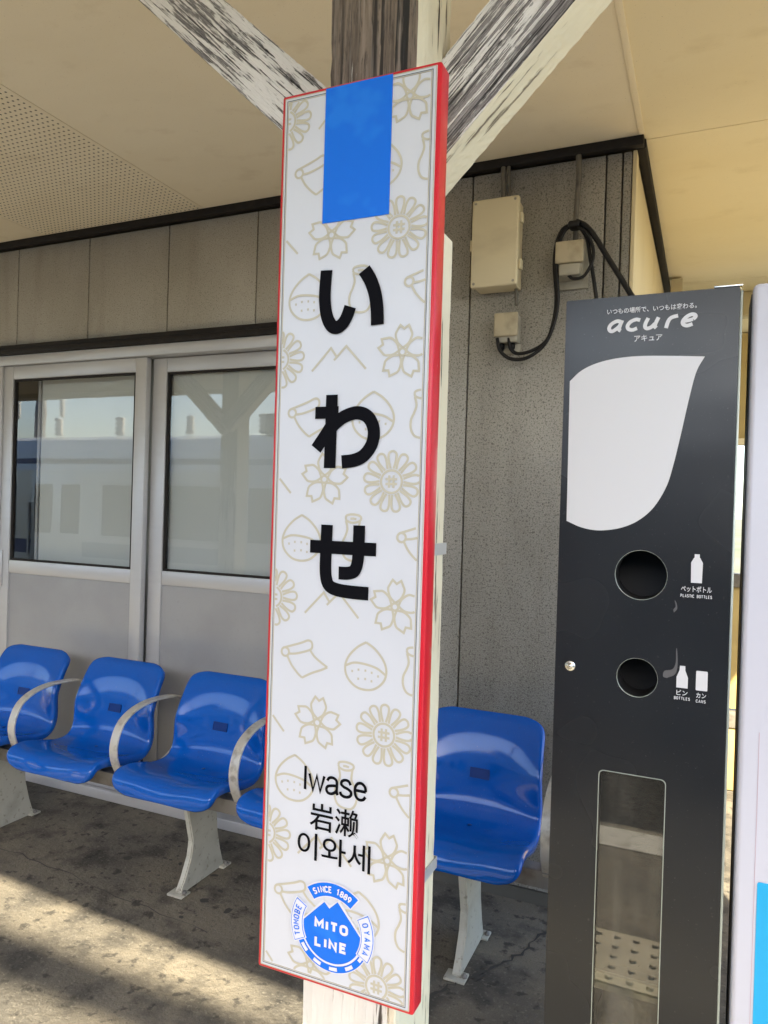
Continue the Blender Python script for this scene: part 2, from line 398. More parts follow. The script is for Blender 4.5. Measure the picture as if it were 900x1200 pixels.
def sp2(pts, n=6): return [(p.x, p.y) for p in smooth_path([(a, b, 0) for a, b in pts], n)]
def circ(cx, cz, r, n=24, a0=0, a1=2*PI):
    full = abs(a1-a0-2*PI) < 1e-6
    return [(cx+r*math.cos(a0+(a1-a0)*k/(n if full else n-1)), cz+r*math.sin(a0+(a1-a0)*k/(n if full else n-1))) for k in range(n)]
def rrect(x0, x1, z0, z1, r, n=6):
    P = []
    for cx, cz, a in ((x1-r, z1-r, 0), (x0+r, z1-r, PI/2), (x0+r, z0+r, PI), (x1-r, z0+r, 1.5*PI)):
        P += [(cx+r*math.cos(a+PI/2*k/n), cz+r*math.sin(a+PI/2*k/n)) for k in range(n+1)]
    return P
def rect(x0, x1, z0, z1): return [(x0, z0), (x1, z0), (x1, z1), (x0, z1)]

def rough_timber(name, x0, x1, y0, y1, z0, z1, m, parent, nz=60, nx=6, amp=.0022, seed=0, chip=.004):
    """sawn timber with worn, slightly wavy faces and nicked arrises (long axis local Z)"""
    bm = bmesh.new(); rnd = random.Random(seed)
    per = []
    for i in range(nx): per.append((x0+(x1-x0)*i/nx, y0, i == 0))
    for i in range(nx): per.append((x1, y0+(y1-y0)*i/nx, i == 0))
    for i in range(nx): per.append((x1-(x1-x0)*i/nx, y1, i == 0))
    for i in range(nx): per.append((x0, y1-(y1-y0)*i/nx, i == 0))
    cx, cy = (x0+x1)/2, (y0+y1)/2; rows = []
    ph = [rnd.uniform(0, 6.28) for _ in per]; base = [rnd.uniform(-1, 1) for _ in per]
    for k in range(nz+1):
        z = z0+(z1-z0)*k/nz; row = []
        for i, (x, y, corner) in enumerate(per):
            d = amp*(.7*base[i]+.2*math.sin(z*9+ph[i])+.5*rnd.uniform(-1, 1))
            if corner: d -= chip*(.4+max(0, rnd.gauss(0, .6)))
            nx_, ny_ = (x-cx), (y-cy); L = math.hypot(nx_, ny_) or 1
            row.append(bm.verts.new((x+nx_/L*d, y+ny_/L*d, z)))
        rows.append(row)
    n = len(per)
    for a, b in zip(rows, rows[1:]):
        for i in range(n): bm.faces.new((a[i], a[(i+1) % n], b[(i+1) % n], b[i]))
    bm.faces.new(rows[0]); bm.faces.new(rows[-1])
    bmesh.ops.recalc_face_normals(bm, faces=bm.faces)
    me = bpy.data.meshes.new(name); bm.to_mesh(me); bm.free()
    return link(name, me, m, parent)

# plain stroke capitals (cell 0.6 x 1): polylines per glyph
def _o(cx, cz, rx, rz, a0=0, a1=360, n=14): return [(cx+rx*math.cos(rad(a0+(a1-a0)*k/n)), cz+rz*math.sin(rad(a0+(a1-a0)*k/n))) for k in range(n+1)]
GL = {'I': [[(.3, 0), (.3, 1)]], 'L': [[(.08, 1), (.08, .0), (.55, .0)]], 'T': [[(0, 1), (.6, 1)], [(.3, 1), (.3, 0)]],
 'M': [[(0, 0), (0, 1), (.35, .38), (.7, 1), (.7, 0)]], 'N': [[(.02, 0), (.02, 1), (.58, 0), (.58, 1)]], 'E': [[(.55, 1), (.06, 1), (.06, 0), (.55, 0)], [(.06, .52), (.48, .52)]],
 'O': [_o(.3, .70, .3, .30, 180, 0)[:-1]+[(.6, .7)]+_o(.3, .30, .3, .30, 0, -180)+[(0, .7)]], 'C': [_o(.3, .72, .28, .28, 15, 180)+_o(.3, .28, .28, .28, 180, 345)],
 'S': [_o(.3, .76, .26, .24, 20, 270, 12)+_o(.3, .26, .28, .26, 90, -160, 12)], 'B': [[(.05, .53), (.34, .53)]+_o(.34, .765, .21, .235, -90, 90, 8)+[(.05, 1), (.05, 0)]+[(.34, 0)]+_o(.34, .265, .24, .265, -90, 90, 8)],
 'Y': [[(0, 1), (.3, .5), (.6, 1)], [(.3, .5), (.3, 0)]], 'A': [[(0, 0), (.3, 1), (.6, 0)], [(.11, .30), (.49, .30)]], 'P': [[(.05, 0), (.05, 1), (.34, 1)]+_o(.34, .74, .23, .26, 90, -90, 8)+[(.05, .48)]],
 '1': [[(.12, .78), (.34, 1), (.34, 0)]], '8': [_o(.3, .75, .23, .25, 0, 360, 16), _o(.3, .26, .28, .26, 0, 360, 16)], '9': [_o(.3, .70, .27, .30, 0, 360, 16), [(.57, .70), (.5, .35), (.28, 0)]], ' ': []}
def glyph_strip(name, chars, m, parent, y, place, h, w, sxx=1.0):
    """one printed word; place(i) gives (x, z, angle) of the middle of each letter's foot line"""
    V = []; F = []; lay = 0
    for i, ch in enumerate(chars):
        x0, z0, a = place(i); wd = .7 if ch == 'M' else .6
        for P in GL[ch]:
            Q = [((px-wd/2)*h*sxx, pz*(h-w)+w/2) for px, pz in P]
            Q = [(x0+u*math.cos(a)-v*math.sin(a), z0+u*math.sin(a)+v*math.cos(a)) for u, v in Q]
            v, f = ribbon_poly(Q, w); b = len(V); lay += 1
            V += [(p.x, y-lay*.000004, p.y) for p in v]; F += [tuple(b+t for t in q) for q in f]
    me = bpy.data.meshes.new(name); me.from_pydata(V, [], F)
    bm = bmesh.new(); bm.from_mesh(me)
    for f in bm.faces:
        f.normal_update()
        if f.normal.y > 0: f.normal_flip()
    bm.to_mesh(me); bm.free(); return link(name, me, m, parent)
def word(name, chars, x0, x1, z0, z1, w, m, parent, y):
    n = len(chars); adv = (x1-x0)/n; h = z1-z0
    wd = [.16 if c == 'I' else .82 if c == 'M' else .66 for c in chars]; gap = .24; tot = sum(wd)+gap*(n-1); k = (x1-x0)/(tot*h); cs = []; c_ = 0
    for q in wd: cs.append(x0+(c_+q/2)*h*k); c_ += q+gap
    return glyph_strip(name, chars, m, parent, y, lambda i: (cs[i], z0, 0), h, w, k*.92)

# ------------------------------------------------------------------ ground, platform, tracks
EDGE = -.86
def sheet(name, x0, x1, y0, y1, z, m, parent=None):
    me = bpy.data.meshes.new(name); me.from_pydata([(x0, y0, z), (x1, y0, z), (x1, y1, z), (x0, y1, z)], [], [(0, 1, 2, 3)])
    return link(name, me, m, parent)
tag(sheet('ground', -1500, 1500, -1500, 1500, -1.06, mt['ground']), 'open earth stretching away round the station', kind='structure')
pf = box('platform', (-45, 45, EDGE, 9, -1.0, 0), mt['floor']); tag(pf, 'grey stained concrete platform floor', kind='structure')
sheet('edge_line', -45, 45, EDGE+.05, EDGE+.25, .004, mt['linewhite'], pf)
tp = sheet('tactile_paving', -45, 45, EDGE+.93, EDGE+1.23, .004, mt['tactile'], pf)
bm = bmesh.new()
for i in range(-40, 40):
    for j in range(5):
        cx, cy = i*.06, EDGE+.96+j*.06
        bmesh.ops.create_cone(bm, cap_ends=True, segments=8, radius1=.013, radius2=.009, depth=.006, matrix=Matrix.Translation((cx, cy, .007)))
me = bpy.data.meshes.new('tactile_dome'); bm.to_mesh(me); bm.free()
tag(link('tactile_dome', me, mt['tactile'], tp), kind='stuff')
tb = sheet('track_bed', -300, 300, -9.5, EDGE-.02, -1.0, mt['ballast']); tag(tb, 'ballast bed of the railway tracks', kind='structure')
for y in (-1.85, -2.92, -5.35, -6.42):
    box('rail', (-300, 300, y-.03, y+.03, -.998, -.86), mt['steel'], tb)

# crack and gum stains on the platform floor near the bench
def crack(pts, w, seed):
    rnd = random.Random(seed); P = smooth_path([(a, b, 0) for a, b in pts], 10)
    V = []; F = []
    for i, p in enumerate(P):
        t = (P[min(i+1, len(P)-1)]-P[max(i-1, 0)]).normalized(); nn = Vector((-t.y, t.x, 0))
        j = nn*rnd.uniform(-.012, .012); ww = w*rnd.uniform(.3, 1.3)
        V += [tuple(p+j+nn*ww+Vector((0, 0, .0035))), tuple(p+j-nn*ww+Vector((0, 0, .0035)))]
        if i: F.append((2*i-2, 2*i-1, 2*i+1, 2*i))
    me = bpy.data.meshes.new('crack'); me.from_pydata(V, [], F); return link('crack', me, mt['stain'], pf)
crack([(-.86, 1.86), (-.74, 2.0), (-.66, 2.16), (-.56, 2.3), (-.48, 2.52), (-.45, 2.66)], .005, 3)
crack([(-3.4, 2.28), (-2.8, 2.16), (-2.2, 2.1), (-1.5, 2.02)], .002, 5)
V = []; F = []
rnd = random.Random(11)
for k in range(60):
    x = rnd.uniform(-3.6, -.3); y = rnd.uniform(1.9, 2.62); r = rnd.choice((.006, .009, .012, .022))*rnd.uniform(.7, 1.2)
    b = len(V); n = 9; e = rnd.uniform(.5, 1); an = rnd.uniform(0, 3)
    for q in range(n):
        rr = r*rnd.uniform(.65, 1.2); a = 2*PI*q/n
        px, py = rr*math.cos(a), rr*e*math.sin(a)
        V.append((x+px*math.cos(an)-py*math.sin(an), y+px*math.sin(an)+py*math.cos(an), .003))
    F.append(tuple(range(b, b+n)))
me = bpy.data.meshes.new('gum_stain'); me.from_pydata(V, [], F)
tag(link('gum_stain', me, mt['stain'], pf), kind='stuff')
# ------------------------------------------------------------------ station building
WY = 2.72
bd = thing('station_building', 'station building front in grey stucco panels with sliding doors behind the bench', 'building', (-1.8, WY, 0))
def bl(b): return (b[0]+1.8, b[1]+1.8, b[2]-WY, b[3]-WY, b[4], b[5])
def bbox(name, b, m, parent=bd, bevel=0): return box(name, bl(b), m, parent, bevel)
bbox('wall_core', (-6.0, -3.62, WY+.03, WY+.20, .0, 2.74), mt['joint'])
boxes('wall_core', [bl((-3.62, -1.47, WY+.03, WY+.20, 2.24, 2.74)), bl((-1.47, -.276, WY+.03, WY+.20, 0, 2.74))], mt['joint'], bd)
xs = [-4.31, -3.817, -3.325, -2.834, -2.340, -1.850]
for a, b in zip(xs, xs[1:]): bbox('wall_panel', (a+.003, b-.003, WY, WY+.05, 2.235, 2.735), mt['wall'], bevel=.003)
bbox('wall_panel', (-1.847, -1.358, WY, WY+.05, 2.235, 2.735), mt['wall'], bevel=.003)
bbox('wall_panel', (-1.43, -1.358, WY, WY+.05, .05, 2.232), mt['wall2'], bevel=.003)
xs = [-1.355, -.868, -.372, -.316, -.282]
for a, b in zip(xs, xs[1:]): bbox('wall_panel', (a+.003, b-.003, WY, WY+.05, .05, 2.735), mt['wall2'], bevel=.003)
for a, b in ((-4.9, -4.31), (-4.31, -3.817), (-3.817, -3.46)): bbox('wall_panel', (a+.003, b-.003, WY, WY+.05, .05, 2.14), mt['wall'], bevel=.003)
bbox('corner_trim', (-.282, -.268, WY-.004, WY+.06, 0, 2.735), mt['cream'], bevel=.002)
bbox('plinth', (-1.43, -.268, WY-.006, WY+.05, .001, .047), mt['joint'])
for i in range(4):
    bbox('side_panel', (-.30, -.272, WY+.062+i*.85, WY+.062+i*.85+.846, .02, 2.73), mt['cream'], bevel=.002)
boxes('eave_trim', [bl((-6, -.245, WY-.035, WY-.001, 2.738, 2.772)), bl((-.272, -.240, WY-.001, WY+3.6, 2.738, 2.772))], mt['trim'], bd, .003)
boxes('door_lintel', [bl((-3.62, -1.44, WY-.045, WY+.03, 2.180, 2.205)), bl((-3.62, -1.44, WY-.03, WY+.03, 2.205, 2.233))], mt['trim'], bd, .003)
boxes('door_frame', [bl((-3.46, -1.44, WY-.028, WY+.06, 2.128, 2.179)), bl((-3.46, -3.40, WY-.02, WY+.06, .05, 2.128)),
                     bl((-1.50, -1.44, WY-.02, WY+.06, .05, 2.128)), bl((-3.46, -1.44, WY-.03, WY+.07, .003, .05))], mt['alu'], bd, .003)
def leaf(x0, x1, y, gl, gr):
    d = bpy.data.objects.new('sliding_door', None); C.objects.link(d); d.parent = bd
    boxes('door_stile', [bl((x0, gl-.001, y, y+.035, .052, 2.126)), bl((gr+.001, x1, y, y+.035, .052, 2.126)),
                         bl((gl, gr, y+.001, y+.034, 2.058, 2.126)), bl((gl, gr, y+.001, y+.034, 1.052, 1.118)),
                         bl((gl, gr, y+.001, y+.034, .052, .13))], mt['alu'], d, .003)
    boxes('glazing_bead', [bl((gl, gl+.012, y+.008, y+.028, 1.118, 2.058)), bl((gr-.012, gr, y+.008, y+.028, 1.118, 2.058)),
                           bl((gl+.012, gr-.012, y+.008, y+.028, 1.118, 1.128)), bl((gl+.012, gr-.012, y+.008, y+.028, 2.048, 2.058))], mt['trim'], d)
    box('glass_pane', bl((gl+.012, gr-.012, y+.016, y+.020, 1.128, 2.048)), mt['glass'], d)
    box('kick_panel', bl((gl-.004, gr+.004, y+.010, y+.024, .12, 1.06)), mt['kick'], d)
    return d
d1 = leaf(-3.398, -2.446, WY-.010, -3.330, -2.512)
boxes('door_pull', [bl((-3.392, -3.372, WY-.018, WY-.0085, .98, 1.17))], mt['alu'], d1, .003)
d2 = leaf(-2.440, -1.502, WY+.032, -2.360, -1.570)
for z0, z1 in ((2.24, 2.6),): pass
it = bpy.data.objects.new('interior', None); C.objects.link(it); it.parent = bd
box('screen_board', bl((-3.215, -1.46, WY+.075, WY+.095, .3, 2.2)), mt['screen'], it)
box('screen_post', bl((-3.262, -3.245, WY+.09, WY+.11, .0, 2.2)), mt['alu'], it)
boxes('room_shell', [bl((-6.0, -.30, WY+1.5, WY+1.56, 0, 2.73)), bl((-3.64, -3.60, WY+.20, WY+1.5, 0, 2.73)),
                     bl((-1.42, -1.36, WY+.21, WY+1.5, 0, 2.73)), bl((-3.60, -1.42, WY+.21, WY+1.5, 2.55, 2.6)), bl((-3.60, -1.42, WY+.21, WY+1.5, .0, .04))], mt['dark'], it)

# poster board at the far left beside the door
pb = thing('poster_board', 'poster board with bright colour blocks on the wall at the far left of the doors', 'poster board', (-3.72, WY-.001, 1.3))
box('board', (-.25, .25, -.03, 0, -.62, .70), mt['alu'], pb, .004)
for i, (z0, z1, c) in enumerate(((.50, .66, (.55, .45, .25)), (.28, .48, (.05, .03, .05)), (-.02, .27, (.6, .62, .55)), (-.26, -.03, (.03, .04, .12)), (-.38, -.27, (.62, .64, .58)), (-.58, -.39, (.75, .45, .03)))):
    box('poster', (-.22, .235, -.033, -.0302, z0, z1), mat('poster_print', c, .5), pb)

# ------------------------------------------------------------------ canopy with ceiling boards
RZ = 2.772
cn = thing('platform_canopy', 'platform canopy with cream ceiling boards over the bench', 'canopy', (0, 0, RZ))
ROOF_Y = -1.87
boxes('roof_deck', [(-14, 1.5, ROOF_Y, 6.3, .02, .12)], mt['roofmetal'], cn)
box('ceiling_backing', (-14, 1.5, ROOF_Y+.05, 6.3, .010, .019), mt['ceilback'], cn)
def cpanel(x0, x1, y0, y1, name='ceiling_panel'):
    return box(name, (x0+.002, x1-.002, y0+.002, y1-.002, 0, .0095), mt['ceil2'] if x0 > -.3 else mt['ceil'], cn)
xs = [-13.1, -11.2, -9.3, -7.4, -5.5, -3.89]
ys = [ROOF_Y+.05, -.92, .88, 2.73]
for a, b in zip(xs, xs[1:]):
    for c, d in zip(ys, ys[1:]): cpanel(a, b, c, d)
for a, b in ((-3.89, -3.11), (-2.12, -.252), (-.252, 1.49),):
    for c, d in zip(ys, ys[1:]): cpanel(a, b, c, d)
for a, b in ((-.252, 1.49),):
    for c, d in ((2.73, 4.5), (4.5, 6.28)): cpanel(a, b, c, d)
for c, d in zip(ys, ys[1:]):
    pp = cpanel(-3.11, -2.12, c, d, 'perforated_panel')
    V = []; F = []
    if d > 1:
        x = -3.085
        while x < -2.14:
            y = max(c, 1.0)+.03
            while y < d-.02:
                b = len(V)
                V += [(x+.0042*math.cos(PI*q/3), y+.0042*math.sin(PI*q/3), -.0006) for q in range(6)]; F.append(tuple(range(b+5, b-1, -1)))
                y += .0235
            x += .0235
        me = bpy.data.meshes.new('perforation'); me.from_pydata(V, [], F); tag(link('perforation', me, mt['hole'], pp), kind='stuff')
box('seam_strip', (-.262, -.242, ROOF_Y+.06, 2.68, -.004, -.0005), mt['ceil'], cn, .0015)
# fascia runs very slightly askew to the wall
bm = bmesh.new(); bm_box(bm, -14, 1.5, ROOF_Y-.03, ROOF_Y, -.05, .14)
for v in bm.verts: v.co.y += -.062*(v.co.x-.6)
bmesh.ops.recalc_face_normals(bm, faces=bm.faces)
me = bpy.data.meshes.new('fascia'); bm.to_mesh(me); bm.free(); link('fascia', me, mt['fascia'], cn)
for x in (-6.0, 1.9): pass

# ------------------------------------------------------------------ timber posts with braces
def timber_post(x, label, seed, detail=True):
    t = thing('timber_post', label, 'post', (x, 1.073, 0), 'timber posts carrying the canopy')
    rough_timber('shaft', -.073, .073, -.073, .073, .0, RZ-.001, mt['postw'], t, nz=110 if detail else 20, nx=8 if detail else 2, seed=seed, chip=.004)
    sh = t.children[0] if t.children else [o for o in bpy.data.objects if o.parent == t][0]
    sh.data.materials.append(mt['plank'])
    for p in sh.data.polygons:
        if p.normal.x > .8: p.material_index = 1
    for s, ang, foot, w, L in ((-1, 43, 1.968, .102, 1.25), (1, 45, 2.000, .118, 1.22)):
        b = rough_timber('brace', -w/2, w/2, -.042, .042, 0, L, mt['brace'] if s < 0 else mt['brace2'], t, nz=150 if detail else 12, nx=10 if detail else 2, seed=seed+s+3, chip=.0009, amp=.0009)
        b.data.materials.append(mt['braceu'])
        for p in b.data.polygons:
            if p.normal.x*s > .8: p.material_index = 1
        a = rad(90-ang)*s
        b.rotation_euler = (0, a, 0)
        # lower face passes through (post face, foot)
        ux, uz = math.sin(a), math.cos(a)
        b.location = (s*.073 - ux*.055 - s*uz*w/2, .072, foot - uz*.055 + s*ux*w/2)
        b.location.z += 0
    return t
p1 = timber_post(-.484, 'weathered timber post with peeling white paint and two braces behind the sign', 21)
rough_timber('plank', .0735, .085, -.074, .076, .0, 1.89, mt['plank'], p1, nz=90, nx=4, amp=.0012, seed=9, chip=.0015)
p2 = timber_post(-3.18, 'second timber post of the canopy, seen only as a reflection in the door glass', 31, False)
p3 = p2.copy(); C.objects.link(p3); p3.location.x = -5.9; p3['label'] = 'third timber post of the canopy, farther left along the platform'
for ch in list(p2.children):
    c = ch.copy(); C.objects.link(c); c.parent = p3

# ------------------------------------------------------------------ station name sign
SW, SH = .255, 1.322
sg = thing('station_sign', 'tall white station name sign with red edge and black kana on the post', 'sign', (-.609, .95, .745))
# red backing tray with rounded edges
box('frame', (0, SW, 0.0015, .035, 0, SH), mt['red'], sg, .0035, 3)
flat('face', [rrect(.0058, SW-.0058, .0055, SH-.0055, .001, 3)], mt['white'], sg, .0014, .0012)
F0 = .0002
flat('border_line', [rect(.0098, SW-.0112, .0098, SH-.0100), rect(.0106, SW-.0120, .0106, SH-.0108)], mt['line'], sg, F0-.0002, .0004)
flat('border_line', [rect(.0118, SW-.0132, .0118, SH-.0120), rect(.0124, SW-.0138, .0124, SH-.0126)], mt['goldline'], sg, F0-.0002, .0004)
flat('border_line', [rect(.0064, SW-.0064, .0061, SH-.0061), rect(.0070, SW-.0070, .0067, SH-.0067)], mt['goldline'], sg, F0-.0002, .0004)
YP = -.0006; LW = .0033; CL = (.0125, SW-.0140, .0125, SH-.0125)
def rotp(P, c, a): return [(c[0]+(x-c[0])*math.cos(a)-(y-c[1])*math.sin(a), c[1]+(x-c[0])*math.sin(a)+(y-c[1])*math.cos(a)) for x, y in P]
def chrys(x, z):
    L = [(circ(x, z, .0160, 28), True)]
    for k in range(13):
        a = 2*PI*k/13+.1
        P = [(.0185, -.0022), (.026, -.0046), (.034, -.0062), (.0405, -.0052), (.0430, 0), (.0405, .0052), (.034, .0062), (.026, .0046), (.0185, .0022)]
        L.append(([(x+p*math.cos(a)-q*math.sin(a), z+p*math.sin(a)+q*math.cos(a)) for p, q in sp2(P, 3)], False))
    for d in (-.0034, .0034):
        L.append(([(x+d, z-.009+.018*k/4) for k in range(5)], False)); L.append(([(x-.009+.018*k/4, z+d) for k in range(5)], False))
    return 'chrysanthemum_print', L
def sakura(x, z):
    L = [(circ(x, z, .0052, 16), True)]
    for k in range(5):
        a = PI/2+2*PI*k/5-.06
        P = [(.0055, 0), (.013, -.0085), (.024, -.0125), (.031, -.0100), (.0375, -.0065), (.0325, 0), (.0375, .0065), (.031, .0100), (.024, .0125), (.013, .0085), (.0055, 0)]
        Q = sp2(P[:5], 4)+[P[5]]+sp2(P[6:], 4)
        L.append(([(x+p*math.cos(a)-q*math.sin(a), z+p*math.sin(a)+q*math.cos(a)) for p, q in Q], False))
    return 'blossom_print', L
def scroll(x, z):
    o = lambda P: [(x+a, z+b) for a, b in P]
    return 'scroll_print', [(o(circ(-.026, .008, .0065, 16)), True),
        (o(sp2([(-.030, .0135), (.000, .0235), (.012, .0285), (.0185, .0265), (.0195, .019), (.014, .014), (-.006, .0075), (-.020, .0055)], 5)), False),
        (o(sp2([(-.0225, .0025), (-.015, -.010), (-.004, -.0215), (.004, -.0275)], 5)), False),
        (o(sp2([(.004, -.0275), (.020, -.019), (.036, -.0125), (.046, -.0075)], 5)), False), (o(sp2([(.046, -.0075), (.036, -.002), (.024, .006), (.0165, .0145)], 5)), False)]
def chest(x, z):
    o = lambda P: [(x+a, z+b) for a, b in P]
    body = sp2([(0, .0345), (-.014, .026), (-.027, .012), (-.0325, -.003), (-.029, -.018), (-.016, -.030), (0, -.0335), (.016, -.030), (.029, -.018), (.0325, -.003), (.027, .012), (.014, .026), (0, .0345)], 5)
    L = [(o(body), False), (o(sp2([(-.032, -.002), (-.018, .0035), (0, .0030), (.018, -.001), (.0315, -.009)], 4)), False)]
    for a, b in ((-.021, -.009), (-.011, -.006), (0, -.006), (.010, -.008), (.020, -.012), (-.011, -.019), (0, -.018), (.010, -.020)):
        L.append((o([(a-.0014, b), (a, b), (a+.0014, b)]), False))
    return 'chestnut_print', L
def vase(x, z):
    o = lambda P: [(x+a, z+b) for a, b in P]
    return 'gourd_print', [(o(sp2([(-.0125, .030), (-.010, .034), (0, .0355), (.0105, .0335), (.0125, .029), (.008, .025), (-.002, .0235), (-.010, .026), (-.0125, .030)], 4)), False),
        (o([(-.0045, .0292), (0, .0296), (.005, .0288)]), False),
        (o(sp2([(-.0115, .026), (-.009, .014), (-.012, .004), (-.0165, -.006), (-.0165, -.018), (-.011, -.028), (0, -.0315), (.011, -.030), (.0175, -.021), (.0185, -.008), (.014, .003), (.0095, .012), (.0105, .026)], 5)), False)]
def mountain(x, z):
    o = lambda P: [(x+a, z+b) for a, b in P]
    def seg(a, b): return [(a[0]+(b[0]-a[0])*k/8, a[1]+(b[1]-a[1])*k/8) for k in range(9)]
    return 'mountain_print', [(o(seg((-.0435, -.0185), (-.0125, .014))+seg((-.0125, .014), (-.003, .001))[1:]), False), (o(seg((-.007, -.004), (.0125, .0155))+seg((.0125, .0155), (.045, -.0190))[1:]), False)]
PER = .3578
for n in range(-3, 3):
    for fn, x, z in ((chrys, .0085, .923), (mountain, .109, .9215), (sakura, .210, .9235), (scroll, .060, .834), (chest, .1675, .835), (vase, .2425, .834),
                     (mountain, -.0095, 1.099-PER), (sakura, .0918, .7435), (chrys, .199, .7415), (chest, .0560, .6555), (vase, .141, .658), (scroll, .2430, .6555)):
        zz = z+n*PER
        if -.03 < zz < SH+.03:
            nm, L = fn(x, zz); ribbons(nm, L, LW, mt['gold'], sg, YP, CL)
flat('blue_band', [rect(.0760, .1832, 1.1195, SH-.0046)], mt['blue'], sg, YP-.0002, .0004)
YK = -.0016
def kana(lines):
    V = []; F = []
    for P, w in lines:
        v, f = ribbon_poly(P, w); b = len(V)
        V += [(p.x, YK-b*.000004, p.y) for p in v]; F += [tuple(b+i for i in t) for t in f]
    me = bpy.data.meshes.new('kana_letter'); me.from_pydata(V, [], F)
    bm = bmesh.new(); bm.from_mesh(me)
    for f in bm.faces:
        f.normal_update()
        if f.normal.y > 0: f.normal_flip()
    bm.to_mesh(me); bm.free(); return link('kana_letter', me, mt['black'], sg)
kana([(sp2([(.086, 1.050), (.0845, 1.026), (.0845, 1.005), (.0885, .983), (.0965, .9685), (.1060, .9650), (.1150, .9700), (.1215, .9800), (.1265, .9935)]), .0195),
      (sp2([(.1475, 1.0445), (.1580, 1.0280), (.1655, 1.0085), (.1695, .9860), (.1705, .9640)]), .0200)])
kana([([(.1010, .8670), (.1005, .7600)], .0192), ([(.0740, .8412), (.1125, .8412)], .0178), (sp2([(.1080, .8330), (.0950, .8130), (.0770, .7880)]), .0190),
      (sp2([(.0970, .8130), (.1080, .8250), (.1230, .8350), (.1430, .8398), (.1600, .8335), (.1695, .8165), (.1680, .7960), (.1560, .7790), (.1400, .7715), (.1200, .7690)]), .0192)])
kana([([(.0718, .6445), (.1790, .6445)], .0190), (sp2([(.0992, .6770), (.0985, .6380), (.0990, .6060), (.1045, .5895), (.1180, .5835), (.1400, .5815), (.1690, .5812)]), .0192),
      (sp2([(.1515, .6780), (.1515, .6480), (.1505, .6260), (.1460, .6130), (.1360, .6085), (.1205, .6080)]), .0188)])
LN = [[(.0752, .2850), (.0752, .3195)],
      [(.0820, .3095), (.0885, .2858), (.0945, .3080), (.1005, .2858), (.1070, .3095)],
      sp2([(.1120, .3040), (.1150, .3085), (.1210, .3098), (.1265, .3070), (.1278, .3010), (.1278, .2900), (.1295, .2860)], 4), sp2([(.1275, .2990), (.1200, .2980), (.1130, .2960), (.1108, .2915), (.1135, .2868), (.1195, .2862), (.1255, .2895), (.1277, .2930)], 4),
      sp2([(.1500, .3040), (.1470, .3088), (.1415, .3100), (.1360, .3075), (.1350, .3030), (.1390, .2998), (.1455, .2978), (.1505, .2945), (.1505, .2895), (.1460, .2862), (.1400, .2858), (.1350, .2880), (.1335, .2920)], 4),
      sp2([(.1572, .2985), (.1655, .2985), (.1742, .2985)], 2), sp2([(.1742, .2985), (.1730, .3050), (.1690, .3090), (.1650, .3098), (.1605, .3080), (.1575, .3030), (.1570, .2970), (.1585, .2905), (.1620, .2867), (.1665, .2858), (.1710, .2875), (.1738, .2915)], 4)]
ribbons('latin_name', [(p, False) for p in LN], .0043, mt['black'], sg, YK)
fit_text('chinese_name', '岩濑', .0850, .1645, .2290, .2685, mt['black'], sg, YK, off=.0006)
fit_text('korean_name', '이와세', .0655, .1845, .1835, .2230, mt['black'], sg, YK, off=.0002)
# round line badge
bx, bz = .1260, .0895
def arcband(r0, r1, a0, a1, n=18):
    A = [rad(a0+(a1-a0)*k/n) for k in range(n+1)]
    return [(bx+r1*math.cos(a), bz+r1*math.sin(a)) for a in A]+[(bx+r0*math.cos(a), bz+r0*math.sin(a)) for a in reversed(A)]
YB = -.0011
bg = flat('line_badge', [circ(bx, bz, .0625, 64)[33:]+[(bx+.0625, bz), (bx+.052, bz+.006), (.176, .089), (.1375, .1350), (.122, .1235), (.1105, .1295), (.075, .091)]], mt['pwhite'], sg, YB, .0004)
bg['kind'] = 'thing' if False else 'thing'
del bg['kind']
def bsub(name, polys, m, dy): 
    o = flat(name, polys, m, None, 0, .0003); o.parent = sg; o.location.y = YB-.0004-dy; return o
ring = bsub('badge_ring', [arcband(.0518, .0612, -156, -24, 40)], mt['blue'], .0002)
for k in range(5):
    a = -147+k*27.5; bsub('badge_dash', [arcband(.0540, .0590, a, a+13, 6)], mt['pwhite'], .0006)
disc = bsub('badge_mountain', [[(bx+.0488*math.cos(rad(a)), bz+.0488*math.sin(rad(a))) for a in range(-180, 1, 5)]+[(.1715, .0905), (.1345, .1315), (.1215, .1190), (.1130, .1268), (.0775, .0915)]], mt['blue'], .0002)
for a0, a1, fill, s in ((128, 52, True, 'SINCE 1889'), (-153, -210, False, 'TOMOBE'), (31, -29, False, 'OYAMA')):
    lo, hi = min(a0, a1), max(a0, a1)
    bsub('badge_tab', [arcband(.0465, .0690, lo-1.8, hi+1.8)], mt['pwhite'], .0004)
    bsub('badge_tab', [arcband(.0482, .0672, lo, hi)], mt['blue'], .0008)
    if not fill: bsub('badge_tab', [arcband(.0492, .0662, lo+1, hi-1)], mt['pwhite'], .0011)
    n = len(s); pad = 6 if fill else 5
    def put(i, a0=a0, a1=a1, n=n, pad=pad):
        a = rad(a0+(a1-a0)*(pad+(abs(a1-a0)-2*pad)*(i+.5)/n)/abs(a1-a0))
        return bx+.0533*math.cos(a), bz+.0533*math.sin(a), a-PI/2
    # SINCE stands outward over the peak; TOMOBE climbs the left side, OYAMA runs down the right
    glyph_strip('badge_letters', s, mt['pwhite'] if fill else mt['blue'], sg, YB-.0024, put, .0098, .0020 if fill else .0016, .78)
word('badge_text', 'MITO', .0985, .1520, .0860, .1015, .0041, mt['pwhite'], sg, YB-.0012)
word('badge_text', 'LINE', .0985, .1520, .0597, .0752, .0041, mt['pwhite'], sg, YB-.0012)
